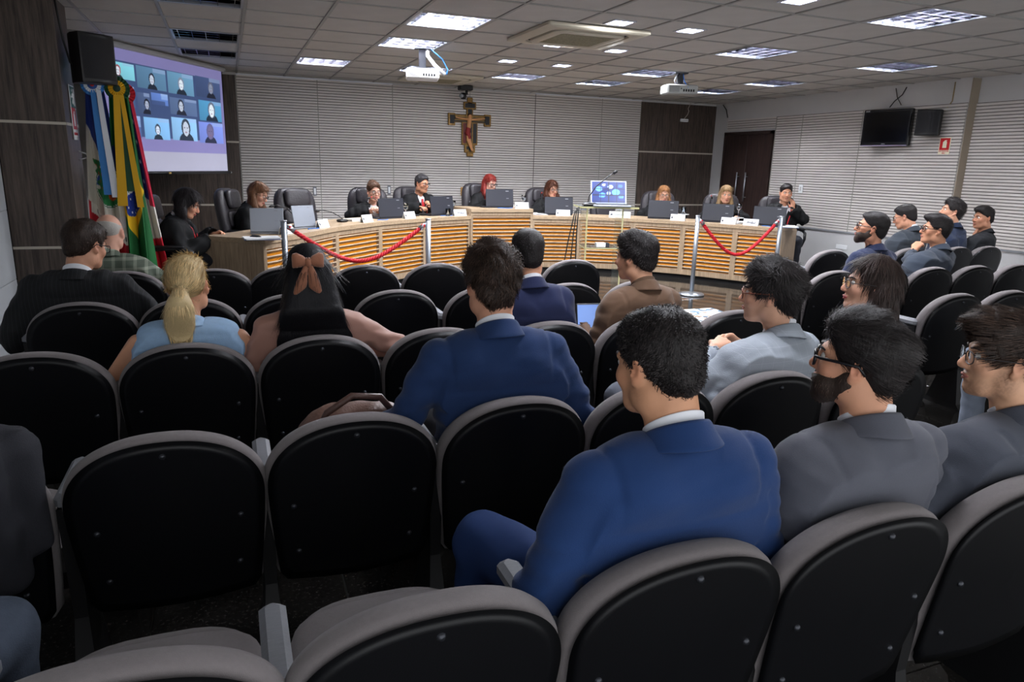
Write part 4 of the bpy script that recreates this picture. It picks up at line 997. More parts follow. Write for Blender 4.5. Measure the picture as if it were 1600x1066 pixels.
pad_me = MB().rings([back_ring(1, .016, -.03), back_ring(1, .012, -.018), back_ring(1, .018, -.006), back_ring(1, .03, .0), back_ring(1, .05, .002), back_ring(1, .07, -.004), back_ring(1, .086, -.025), back_ring(.75, .09), back_ring(.3, .084), back_ring(.02, .084)], True, True).mesh('backrest_pad', True)
def seat_ring(k, z, g=0.):
    R = []
    for q in range(44):
        a = 2*math.pi*q/44; c, s_ = math.cos(a), math.sin(a); e = .62
        x = (.228+g)*k*math.copysign(abs(c)**e, c); y = (.252+g)*k*math.copysign(abs(s_)**(e if s_ < 0 else .8), s_)
        R.append((x*(1-.08*(y < 0)), y+.355, z+.13*y-(.03*max(0, y-.16)/.09 if z > .41 else 0)))
    return R
seat_me = MB().rings([seat_ring(.9, .372), seat_ring(1, .385, -.005), seat_ring(1, .41), seat_ring(1, .43, -.006), seat_ring(1, .442, -.03), seat_ring(.6, .446), seat_ring(.02, .444)], True, True).mesh('seat_pad', True)
seatsh_me = MB().rings([seat_ring(.55, .345), seat_ring(.86, .352), seat_ring(.93, .374)], True, True).mesh('seat_shell', True)
arm_me = MB().box(-.026, .10, .58, .026, .38, .622, bev=.012).mesh('armrest', True)
leg_me = MB().add([(-.02, .1, .585), (.02, .1, .585), (.02, .26, .585), (-.02, .26, .585), (-.017, .12, .25), (.017, .12, .25), (.017, .24, .25), (-.017, .24, .25), (-.03, .08, .03), (.03, .08, .03), (.03, .3, .03), (-.03, .3, .03), (-.035, .05, 0), (.035, .05, 0), (.035, .34, 0), (-.035, .34, 0)],
    [(3, 2, 1, 0)]+[(r*4+k, r*4+(k+1) % 4, r*4+4+(k+1) % 4, r*4+4+k) for r in range(3) for k in range(4)]+[(12, 13, 14, 15)]).box(-.24, .2, .3, .24, .26, .35).mesh('leg')
screw_me = MB().lathe([(0, .006), (.006, .005), (.0085, .0)], n=10, caps=False).mesh('screw', True)
for d_, m_ in ((shell_me, M_shell), (pad_me, M_uph), (seat_me, M_uph), (seatsh_me, M_shell), (arm_me, M_arm), (leg_me, M_leg), (screw_me, mat('screw_dark', (58, 60, 66), .3, metal=.6))): d_.materials.append(m_)
arm_me.set_sharp_from_angle(angle=.6)
SCR = [(0, .735), (-.175, .52), (.175, .52), (-.165, .36), (.165, .36)]
CH = {}
def chair(x, y, lb, grp, end=False, rz=0.):
    t = thing('auditorium_chair', lb, 'chair', (x, y, 0), rz, grp)
    for nm, d_ in (('backrest_shell', shell_me), ('backrest_pad', pad_me), ('seat_pad', seat_me), ('seat_shell', seatsh_me)): ob(nm, d_, None, t)
    for s_ in ((-.247, .247) if end else (-.247,)):
        for nm, d_ in (('armrest', arm_me), ('leg', leg_me)):
            o = ob(nm, d_, None, t); o.location = (s_, 0, 0)
    for sx, sz in SCR:
        o = ob('screw', screw_me, None, t); lx, ly, lz_ = lean(sx, 0., sz); o.location = (lx, ly+.0, lz_); o.rotation_euler = (math.pi/2, 0, 0)
    return t
ORD = ['leftmost', 'second', 'third', 'fourth', 'fifth', 'sixth', 'seventh', 'eighth', 'ninth']
RY = {1: .955, 2: 1.875, 3: 2.855, 4: 3.835, 5: 4.855}
ROWS = {1: [-.72, -.205, .275, .778, 1.265, 1.77, 2.27], 2: [-.72, -.20, .292, .795, 1.30, 1.79, 2.33], 3: [-.69, -.19, .315, .82, 1.35, 1.86, 2.40],
        4: [-.70, -.22, .28, .845, 1.376, 1.915, 2.42], 5: [-.64, -.12, .325, .85, 1.36, 1.9, 2.45]}
WHO = {(1, 0): 'chair of the mostly unseen sitter in jeans, at the lower left corner', (1, 1): 'empty grey padded chair at the bottom left, its seat pad in full view', (1, 2): 'empty grey padded chair in the bottom middle, left of the bright blue suit',
 (1, 3): 'chair under the man in the bright blue suit, nearest row', (1, 4): 'chair under the bearded man in the grey suit with thick glasses', (1, 5): 'chair under the man in the dark grey suit at the right edge', (1, 6): 'chair cut by the right edge, beyond the dark grey suit',
 (2, 0): 'chair at the left edge with a dark jacket hanging on it', (2, 1): 'large empty chair in the second row, right of the hung jacket', (2, 2): 'empty chair in the second row, in front of the brown leather bag', (2, 3): 'chair under the curly haired man in the navy suit',
 (2, 4): 'empty chair in the second row, behind the head of the bright blue suit', (2, 5): 'chair under the man in the light grey checked suit', (2, 6): 'chair under the woman with long wavy dark hair',
 (3, 0): 'empty leftmost chair in the third row, under the black robed man', (3, 1): 'chair under the blonde woman with the ponytail', (3, 2): 'chair under the woman with the brown hair bow', (3, 3): 'chair holding the folded black jacket, right of the bow woman',
 (3, 4): 'chair under the short haired man in the dark navy suit', (3, 5): 'chair under the man in the brown suit', (3, 6): 'empty chair in the third row behind clasped hands',
 (4, 0): 'chair under the man in the black robe at the left wall', (4, 1): 'empty chair hidden behind the blonde ponytail', (4, 2): 'empty chair behind the long black hair of the bow woman', (4, 3): 'empty chair in the fourth row, fully seen right of the bow woman',
 (4, 4): 'empty chair in the fourth row, left of the dark navy suit', (4, 5): 'empty chair in the fourth row, between dark navy and brown suits', (4, 6): 'empty chair in the fourth row hidden behind the brown suit',
 (5, 0): 'chair under the bald man in the plaid shirt', (5, 1): 'empty front row chair right behind the blonde head', (5, 2): 'empty front row chair left of the bow', (5, 3): 'empty front row chair below the red rope, nearer its lowest point',
 (5, 4): 'empty front row chair below the right end of the left rope', (5, 5): 'empty front row chair hidden behind the dark navy suit', (5, 6): 'empty front row chair left of the brown suit and the lectern foot'}
for r, xs_ in ROWS.items():
    for k, x in enumerate(xs_): CH[(r, k)] = chair(x, RY[r], WHO[(r, k)], 'left block of auditorium chairs', end=(k == len(xs_)-1))
RB = {13: (1.98, [4.16]), 12: (2.945, [4.142, 4.62, 5.1]), 11: (3.915, [4.155, 4.66, 5.145, 5.63, 6.13]), 10: (5.055, [5.25, 5.76, 6.27, 6.93, 7.37])}
WHO2 = {(13, 0): 'aisle chair past the right edge, under the sitter whose trouser leg shows', (12, 0): 'tall looking empty chair on the aisle, right of the wavy haired woman', (12, 1): 'empty chair second from the aisle, above the right edge man', (12, 2): 'empty chair third from the aisle, cut by the right edge',
 (11, 0): 'empty aisle chair left of the wavy haired woman head', (11, 1): 'chair under the bearded man in the navy jacket', (11, 2): 'chair under the man in charcoal with hand at his chin', (11, 3): 'empty chair right of the charcoal suit man, middle row', (11, 4): 'empty chair at the right edge in the middle row of the right block',
 (10, 0): 'empty chair next to the right end of the bench', (10, 1): 'empty chair hidden behind the bearded navy jacket', (10, 2): 'chair under the dark suited man looking down by the wall', (10, 3): 'chair under the man with swept back hair by the wall', (10, 4): 'chair under the man in the black polo shirt'}
for r, (y, xs_) in RB.items():
    for k, x in enumerate(xs_): CH[(r, k)] = chair(x, y, WHO2[(r, k)], 'right block of auditorium chairs', end=(k == len(xs_)-1))
# ================================================================ judges' chairs
M_lea = mat('black_leather', (50, 47, 51), .42, spec=.45, bump=.25, bscale=60)
def sup(n, hw, hh, e=.55): return [(hw*math.copysign(abs(math.cos(a))**e, math.cos(a)), hh*math.copysign(abs(math.sin(a))**e, math.sin(a))) for a in np.linspace(0, 2*math.pi, n, endpoint=False)]
def cushion(mbx, c, hw, hh, th, e=.55, n=36, tilt=0., puff=.02):
    R = []
    for k, (s_, y) in enumerate(((.7, -th), (.92, -th*.85), (1, -th*.3), (1, th*.3), (.92, th*.8), (.6, th+puff*.7), (.05, th+puff))):
        R.append([(c[0]+x*s_, c[1]+y+z*s_*tilt, c[2]+z*s_) for x, z in sup(n, hw, hh, e)])
    return mbx.rings(R)
def make_exec():
    out = {}
    out['backrest'] = cushion(MB(), (0, .0, .80), .27, .35, .06, .5, tilt=.16).mesh('backrest', True)
    out['headrest'] = cushion(MB(), (0, -.055+.16*.2-.02, 1.035), .17, .105, .035, .45, tilt=.16).mesh('headrest', True)
    m_ = MB(); 
    for zc in (.62, .82): cushion(m_, (0, -.05+.16*(zc-.8)-.015, zc), .2, .095, .03, .4, tilt=.16)
    out['back_cushion'] = m_.mesh('back_cushion', True)
    R = [[(x*s_, y*s_-.26, z) for x, y in sup(32, .26, .26, .5)] for s_, z in ((.85, .40), (1, .42), (1, .47), (.93, .51), (.5, .525), (.03, .525))]
    out['seat'] = MB().rings(R).mesh('seat', True)
    out['column'] = MB().tube([(0, -.2, .08), (0, -.2, .4)], [.035, .028], 12).mesh('column', True)
    m_ = MB()
    for k in range(5):
        a = 2*math.pi*k/5+.3; m_.tube([(0, -.2, .1), (.3*math.cos(a), -.2+.3*math.sin(a), .07)], [.03, .018], 8); m_.lathe([(0, -.03), (.025, -.02), (.03, 0), (.025, .02), (0, .03)], (.3*math.cos(a), -.2+.3*math.sin(a), .03), 10, False)
    out['base'] = m_.mesh('base', True)
    for s_, nm in ((-1, 'armrest'), (1, 'armrest ')):
        pts = [(s_*.29, .0, .68), (s_*.3, -.12, .69), (s_*.3, -.3, .685), (s_*.3, -.39, .66), (s_*.3, -.4, .58), (s_*.29, -.33, .48), (s_*.27, -.22, .44)]
        out[nm] = MB().tube(pts, .02, 8).box(s_*.3-.03, -.33, .695, s_*.3+.03, -.06, .72, bev=.01).mesh('armrest', True)
    for k_, d_ in out.items(): d_.materials.append(M_lea if k_ in ('backrest', 'headrest', 'back_cushion', 'seat') else M_black)
    return out
EX = make_exec()
def exec_chair(x, y, face, lb, zs_=1.0):
    """face: world angle the chair looks towards"""
    t = thing('leather_chair', lb, 'chair', (x, y, 0), face+math.pi/2, 'leather chairs behind the bench')
    for k_, d_ in EX.items(): ob(k_.strip(), d_, None, t)
    t.scale = (1, 1, zs_); return t
# ================================================================ flags
def flag_cloth(t, fn, w0, w1, h, folds, seed, slant=0., nx=110, nz=200, dep=.05):
    r = np.random.default_rng(seed); U = np.linspace(0, 1, nx); T = np.linspace(0, 1, nz); u, v = np.meshgrid(U, T, indexing='ij')
    w = w0+(w1-w0)*v**.8; amp = dep*(.35+.65*v)
    ph = folds*2*math.pi*u+1.2*np.sin(2.2*v+seed)
    x = (u-.5)*w+slant*v+.012*np.sin(2*ph)*v; y = amp*np.sin(ph)+.3*amp*np.sin(2.3*ph+1)+.05*(u-.5)**2
    z = -h*v*(1-.05*np.sin(3.1*u+seed)) - .04*(u-.5)*v
    V = np.stack([x.ravel(), y.ravel(), z.ravel()], 1); ii, jj = np.meshgrid(np.arange(nx-1), np.arange(nz-1), indexing='ij'); q = ii*nz+jj
    Q = np.stack([q.ravel(), (q+1).ravel(), (q+nz+1).ravel(), (q+nz).ravel()], 1)
    C = np.zeros((nx, nz, 3)); fn(u, v, C); d_ = me_np('cloth', V, Q); vcol(d_, C.reshape(-1, 3))
    o = ob('cloth', d_, attr_mat('flag_cloth', rough=.75), t); return o
def rosette(t, rad, cols, y=-.05, z=0., x=0.):
    """pleated cockade: rings of petals"""
    for k, (r0, r1, c_, nm) in enumerate(cols):
        n = 40; V = []; Fs = []
        for q in range(n):
            a = 2*math.pi*q/n; o_ = .006*(1 if q % 2 else -1) if r1 > rad*.5 else 0
            for rr in (r0, r1): V.append((x+rr*math.cos(a), y-.004*k+o_*(rr > r0)-.012*(1-rr/rad), z+rr*math.sin(a)))
        Fs = [(2*q, 2*q+1, (2*q+3) % (2*n), (2*q+2) % (2*n)) for q in range(n)]
        ob('rosette_ring', me('rosette_ring', V, Fs, False), mat('ribbon_'+nm, c_, .6), t)
def ribbon(t, m_, x0, x1, z0, z1, w, y, nm='ribbon'):
    n = 14; V = []; Fs = []
    for k in range(n+1):
        f = k/n; xx = x0+(x1-x0)*f; zz = z0+(z1-z0)*f; yy = y-.012*math.sin(5*f)-.02*f
        V += [(xx-w/2*(.6+.4*f), yy, zz), (xx+w/2*(.6+.4*f), yy, zz), (xx-w/2*(.6+.4*f), yy+.002, zz), (xx+w/2*(.6+.4*f), yy+.002, zz)]
    for k in range(n): Fs += [(4*k, 4*k+1, 4*k+5, 4*k+4), (4*k+2, 4*k+6, 4*k+7, 4*k+3)]
    ob(nm, me(nm, V, Fs, True), m_, t)
FY = 6.75
def fz(u, v, y=FY): return at_y(u, v, y)
def pole(t, h, dx=0):
    MB().tube([(0, .03, -h), (0, .03, .02)], .014, 10).build('pole', wood('pole_wood', (120, 82, 48), (90, 60, 34)), t, True)
    MB().lathe([(0, 0), (.016, .01), (.02, .03), (.012, .055), (0, .075)], (0, .03, .02), 12, False).build('finial', mat('ribbon_green', (18, 70, 40), .6), t, True)
def S(C, m, c_): C[m] = lin(c_)
# left flag: blue, white and red with a coat of arms
a = fz(146, 133); b_ = fz(165, 340)
F1 = thing('state_flag', 'blue white and red flag with a coat of arms, leftmost of the flags', 'flag', a)
h1 = a[2]-.50
def paint1(u, v, C):
    k = v+.28*(u-.5)
    S(C, k < 2, (206, 200, 186)); S(C, (v < .20+.30*u) , (22, 48, 122)); S(C, v > .60+.16*u, (168, 22, 34)); S(C, (v > .60+.16*u) & (v < .655+.17*u) & (u > .05), (222, 218, 206))
    cx_, cz_ = .62, .50
    e = ((u-cx_)/.40)**2+((v-cz_)/.105)**2
    S(C, e < 1, (222, 218, 206)); S(C, (e < 1) & (v < .50) & (v > .40), (28, 76, 170)); S(C, (e < 1) & (v > .52) , (40, 130, 72)); S(C, (((u-.68)/.13)**2+((v-.545)/.026)**2 < 1), (200, 90, 40))
    S(C, (np.abs(e-1) < .12), (230, 228, 220)); S(C, (np.abs(e-1) < .05), (40, 96, 62))
    S(C, (v > .44) & (v < .47) & (u > .75) & (np.sin(u*60) > .2), (214, 190, 70))
    lf = (np.abs(u-.25-.18*np.sin((v-.36)*14)) < .12+.05*np.sin(v*120)) & (v > .37) & (v < .52); S(C, lf, (30, 116, 62)); S(C, lf & (np.sin(u*50+v*10)*np.sin(v*90) > .75), (206, 60, 40))
    bn = (v > .60+.16*u) & (v < .655+.17*u) & (u > .1); S(C, bn & (np.sin(u*95) > .3) & (np.abs(v-(.628+.165*u)) < .012), (60, 60, 66))
    S(C, (v > .66) & (v < .72) & (u > .72), (216, 206, 206))
flag_cloth(F1, paint1, .12, .30, h1, 2.2, 3, .01)
pole(F1, a[2]-.06)
rosette(F1, .085, [(.05, .085, (60, 130, 200), 'sky'), (.03, .062, (226, 230, 236), 'white'), (0.012, .036, (40, 80, 150), 'blue'), (0, .016, (190, 30, 40), 'red')])
ribbon(F1, MATS['ribbon_sky'], .0, .03, -.04, -.85, .06, -.06); ribbon(F1, MATS['ribbon_white'], .04, .085, -.04, -.87, .055, -.068)
# middle flag: green and yellow with a blue starry disc
a = fz(184, 139)
F2 = thing('national_flag', 'green and yellow flag with a blue starry disc, middle of the flags', 'flag', a)
def paint2(u, v, C):
    S(C, v < 2, (18, 96, 44)); dm = np.abs(u-.55)/.46+np.abs(v-.53)/.25; S(C, dm < 1, (238, 190, 20))
    e = ((u-.56)/.30)**2+((v-.52)/.135)**2; S(C, e < 1, (24, 56, 150)); bd = (e < 1) & (np.abs(v-(.465+.10*(1-u))) < .018); S(C, bd, (226, 228, 232)); S(C, bd & (np.sin(u*120) > .35) & (np.abs(v-(.465+.10*(1-u))) < .009), (40, 110, 70))
    for sx, sy in ((.5, .56), (.62, .6), (.7, .55), (.44, .6), (.58, .64), (.66, .63), (.76, .6), (.5, .63)): S(C, ((u-sx)/.014)**2+((v-sy)/.005)**2 < 1, (235, 238, 240))
flag_cloth(F2, paint2, .13, .27, a[2]-.42, 2.0, 5, .02)
pole(F2, a[2]-.06)
rosette(F2, .092, [(.05, .092, (16, 62, 36), 'green'), (.028, .062, (222, 170, 20), 'yellow'), (0, .026, (16, 50, 34), 'green_dark')])
M_rib_y = MATS['ribbon_yellow']
ribbon(F2, M_rib_y, -.005, -.04, -.05, -.92, .075, -.075); ribbon(F2, M_rib_y, .03, .09, -.05, -.93, .05, -.07); ribbon(F2, MATS['ribbon_green'], .015, .03, -.05, -.80, .07, -.066)
# right flag: white, blue with stars, and red
a = fz(194, 147, FY+.14)
F3 = thing('city_flag', 'white and red flag with a blue starred field, rightmost of the flags', 'flag', a)
def paint3(u, v, C):
    S(C, v < 2, (216, 212, 202)); S(C, (u > .78) & (v < .55), (196, 24, 60)); bl = (v < .52) & (u > .52) & (u < .80); S(C, bl, (38, 36, 104))
    for k in range(9):
        sx = .58+.14*(k % 2); sy = .08+.05*k; S(C, bl & ((np.abs(u-sx)/.04+np.abs(v-sy)/.013 < 1) | ((u-sx)**2/.0009+(v-sy)**2/.00006 < 1)), (232, 232, 236))
    S(C, (v > .70+.1*(1-u)) & (u > .52) & (v < .97), (206, 22, 46)); S(C, (v > .86) & (u < .4), (60, 60, 150))
flag_cloth(F3, paint3, .1, .27, a[2]-.40, 1.8, 8, .10)
pole(F3, a[2]-.06)
rosette(F3, .088, [(.04, .088, (196, 26, 44), 'red2'), (.018, .05, (232, 232, 234), 'white'), (0, .022, (196, 26, 44), 'red2')])
p = fz(190, 420)
fb = thing('flag_stand', 'dark wooden block holding the three flag poles', 'stand', (-.86, FY+.06, 0))
MB().box(-.4, -.15, 0, .3, .24, .05, bev=.01).box(-.36, -.1, .05, .26, .2, .085, bev=.01).build('block', M_darkwood, fb)
MB().lathe([(.022, 0), (.022, .06), (.016, .06), (.016, 0)], (-.25, -.03, .085), 12, False).lathe([(.022, 0), (.022, .06), (.016, .06), (.016, 0)], (.0, -.03, .085), 12, False).build('socket', M_alu, fb, True)
# ================================================================ people
def rot(yaw=0., pitch=0., roll=0.):
    """columns: right, forward, up; pitch>0 looks down, roll>0 tilts to the right shoulder"""
    cy, sy = math.cos(yaw), math.sin(yaw); cp, sp = math.cos(pitch), math.sin(pitch); cr, sr = math.cos(roll), math.sin(roll)
    Rz = np.array([[cy, -sy, 0], [sy, cy, 0], [0, 0, 1]]); Rx = np.array([[1, 0, 0], [0, cp, sp], [0, -sp, cp]]); Ry = np.array([[cr, 0, sr], [0, 1, 0], [-sr, 0, cr]])
    return Rz@Rx@Ry
def nrm(v): v = np.asarray(v, float); return v/(np.linalg.norm(v)+1e-9)
SKINS = {}
def skin(rgb): return mat('skin_%d_%d_%d' % rgb, rgb, .5, spec=.35, var=.05, vscale=25, bump=.06, bscale=350, attr='tint')
def hand(sd, W, d, n, side, curl, s, k=.006):
    d = nrm(d); n = nrm(n-np.dot(n, d)*d); x = np.cross(d, n)*side
    kn = []
    for off, ln, dr in ((.030, .058, .078), (.011, .068, .085), (-.009, .064, .083), (-.027, .050, .076)):
        K = W+d*dr*s+x*off*s; sd.cap(W+d*.012*s+x*off*.45*s, K, .016*s, .0125*s, .012); kn.append((K, ln, off))
    for K, ln, off in kn:
        p = K; a = .25*curl; r = .0098*s
        for q, f in enumerate((.45, .32, .25)):
            a += curl*(.55, .75, .5)[q]; dd = nrm(d*math.cos(a)+n*math.sin(a)+x*off*.8); e = p+dd*ln*f*s*1.05; sd.cap(p, e, r, r*.9, .004); p = e; r *= .9
    T = W+d*.022*s+x*.024*s; t1 = T+nrm(d*.62+x*.62+n*.35)*.038*s; t2 = t1+nrm(d*.85+x*.15+n*.4)*.032*s
    sd.cap(T, t1, .0155*s, .0115*s, .01); sd.cap(t1, t2, .0112*s, .0088*s, .004)
def head_sdf(sd, H, Rh, hs, fem=0., ears=True):
    def p(x, y, z): return H+Rh@(np.array([x, y, z])*hs)
    def E(c, r, k=.02, op='u'): sd.ell(p(*c), np.array(r)*hs, Rh, k, op)
    E((0, -.018, .032), (.073, .093, .083)); E((0, .03, -.012), (.063, .066, .085), .03)
    E((0, .046, -.062), (.046-.005*fem, .043, .046), .03); sd.cap(p(-.03, .062, -.088), p(.03, .062, -.088), .018*hs, .018*hs, .03)
    E((0, .083, -.094), (.02, .016, .017), .02)
    for s_ in (-1, 1):
        E((s_*.037, .068, -.022), (.026, .022, .024), .02); E((s_*.06, .0, -.07), (.016, .03, .03), .03)
        E((s_*.032, .1, .012), (.017, .013, .012), .012, 's')
        sd.cap(p(s_*.014, .091, .03), p(s_*.044, .078, .028), (.009-.003*fem)*hs, .007*hs, .012)
    sd.cap(p(0, .088, .018), p(0, .112, -.02), .0085*hs, .0125*hs, .012); E((0, .112, -.026), (.014, .012, .0105), .006)
    for s_ in (-1, 1): E((s_*.012, .1, -.031), (.008, .01, .007), .005)
    E((0, .094, -.052), (.024, .012, .0065), .006); E((0, .093, -.064), (.021, .012, .0075), .006)
    if ears:
        for s_ in (-1, 1):
            Re = Rh@rot(-s_*.45, 0, s_*.12)
            sd.ell(p(s_*.079, -.006, -.004), np.array((.0095, .019, .031))*hs, Re, .006); sd.ell(p(s_*.0885, -.001, .003), np.array((.0085, .0125, .020))*hs, Re, .004, 's'); sd.ell(p(s_*.077, .004, -.03), np.array((.007, .011, .011))*hs, Re, .006)
    return p
def collar(t, nm, C, up_, fwd, r, h, m, gap=.9, fall=0., back_rise=.012, thick=.004, sq=1.0, nseg=40):
    """turned band round the neck; gap is the half angle left open at the throat"""
    up_ = nrm(up_); fwd = nrm(fwd-np.dot(fwd, up_)*up_); rt_ = np.cross(fwd, up_)
    V = []; prof = [(1.0, -.02), (1.0, h), (1.05, h+.004)] + ([(1.11, h*.6), (1.22, -fall*.2), (1.36, -fall)] if fall else [])
    angs = np.linspace(gap, 2*math.pi-gap, nseg)
    for a in angs:
        b = .5-.5*math.cos(a)               # 1 at the nape
        for kr, z in prof:
            zz = z+back_rise*b*1.0-(1-b)*.026+(.02*math.sin(a)**2*min(1, (kr-1)/.3) if fall else 0); kk = 1+(kr-1)*(.6+.5*b if fall else 1)
            V.append(C+rt_*math.sin(a)*r*kk+fwd*math.cos(a)*r*kk*sq+up_*zz)
    n = len(prof); Fs = [(i*n+k, (i+1)*n+k, (i+1)*n+k+1, i*n+k+1) for i in range(nseg-1) for k in range(n-1)]
    d_ = me(nm, V, Fs); o = ob(nm, d_, m, t)
    md = o.modifiers.new('thickness', 'SOLIDIFY'); md.thickness = thick; md.offset = 0
    ms = o.modifiers.new('round', 'SUBSURF'); ms.levels = 1; ms.render_levels = 1
    return o
def strands(P, Q, N, flow, n, L, w, lift, seed, wave=0., rootmask=None, jit=.16, con=(.35, 1.9)):
    r = np.random.default_rng(seed)
    A = np.linalg.norm(np.cross(P[Q[:, 2]]-P[Q[:, 0]], P[Q[:, 3]]-P[Q[:, 1]]), axis=1)
    if rootmask is not None: A = A*rootmask(P[Q].mean(1))
    f = r.choice(len(Q), n, p=A/A.sum()); a, b = r.random(n), r.random(n)
    q = P[Q[f]]; p = (q[:, 0]*((1-a)*(1-b))[:, None]+q[:, 1]*(a*(1-b))[:, None]+q[:, 2]*(a*b)[:, None]+q[:, 3]*((1-a)*b)[:, None]); nn = N[Q[f, 0]]
    ln = L*r.uniform(.55, 1.15, n); seg = 4; V = np.zeros((n, seg+1, 2, 3)); cur = p-nn*.003; sh = r.uniform(con[0], con[1], n)
    for k in range(seg+1):
        d_ = flow(cur); d_ = d_-(d_*nn).sum(1)[:, None]*nn; d_ += r.normal(size=(n, 3))*jit; d_ /= np.linalg.norm(d_, axis=1)[:, None]+1e-9
        s_ = np.cross(d_, nn); s_ /= np.linalg.norm(s_, axis=1)[:, None]+1e-9; ww = w*(1-.75*(k/seg)**2)
        V[:, k, 0] = cur-s_*ww; V[:, k, 1] = cur+s_*ww
        cur = cur+d_*(ln/seg)[:, None]+nn*(lift*(1.0 if k < 2 else -.55)*ln/seg)[:, None]
        if wave: cur = cur+s_*(wave*np.sin(k*1.7+sh*9))[:, None]
    idx = np.arange(n*(seg+1)*2).reshape(n, seg+1, 2)
    F_ = np.stack([idx[:, :-1, 0], idx[:, :-1, 1], idx[:, 1:, 1], idx[:, 1:, 0]], -1).reshape(-1, 4)
    return V.reshape(-1, 3), F_, np.repeat(sh, (seg+1)*2)
def glasses(t, p, hs, m, w=.0026, round_=.0, lens=True):
    b = MB(); y = .108
    for s_ in (-1, 1):
        pts = []
        for k in range(17):
            a = 2*math.pi*k/16; e = .6+.4*round_
            pts.append(p(s_*.033+.0265*math.copysign(abs(math.cos(a))**e, math.cos(a)), y-.006*abs(math.cos(a))*(s_*math.cos(a) > 0), .004+.019*math.copysign(abs(math.sin(a))**e, math.sin(a))))
        b.tube(pts, w*hs, 6, False)
        b.tube([p(s_*.06, y-.006, .012), p(s_*.074, y-.02, .012), p(s_*.082, .03, .012), p(s_*.083, -.01, .01), p(s_*.08, -.028, -.012)], w*hs, 6)
    b.tube([p(-.008, y+.001, .008), p(0, y+.003, .011), p(.008, y+.001, .008)], w*hs, 6)
    fr_ = b.build('eyeglasses', m, t, True)
    if lens:
        g = MB()
        for s_ in (-1, 1):
            c = p(s_*.033, y-.001, .004); g.add([c]+[p(s_*.033+.025*math.cos(2*math.pi*k/14), y-.003*abs(math.cos(2*math.pi*k/14)), .004+.018*math.sin(2*math.pi*k/14)) for k in range(14)], [(0, 1+k, 1+(k+1) % 14) for k in range(14)])
        g.build('lens', mat('lens_glass', (240, 245, 250), .03, trans=1., ior=1.05), fr_, True)
def hairmesh(t, sd, m, H, Rh, flow, n=0, L=.03, w=.0012, lift=.15, seed=1, lump=(0., 60), name='hair', wave=0., rel=1, rootmask=None, jit=.16, con=(.35, 1.9), pr_=None):
    P, Q = sd.surf(); P = relax(P, Q, rel); N = normals(P, Q)
    if lump[0]: P = P+N*(lump[0]*wav(P, lump[1], seed))[:, None]; N = normals(P, Q)
    if pr_ is not None: P = pr_(P); N = normals(P, Q)
    shd = np.full(len(P), .62 if con[0] < .45 else .8) if n else 1+.12*wav(P, 90, seed)
    if n:
        V, F_, sh = strands(P, Q, N, flow, n, L, w, lift, seed, wave, rootmask, jit, con)
        if pr_ is not None: V = pr_(V)
        Q = np.concatenate([Q, F_+len(P)]); P = np.concatenate([P, V]); shd = np.concatenate([shd, sh])
    d_ = me_np(name, P, Q); vcol(d_, np.repeat(shd[:, None], 3, 1), 'shade'); return ob(name, d_, m, t)
def hair_mat(nm, rgb, rough=.5): return mat('hair_'+nm, rgb, rough, spec=.28, attr='shade', bump=.25, bscale=240, stretch=(1, 1, .25))
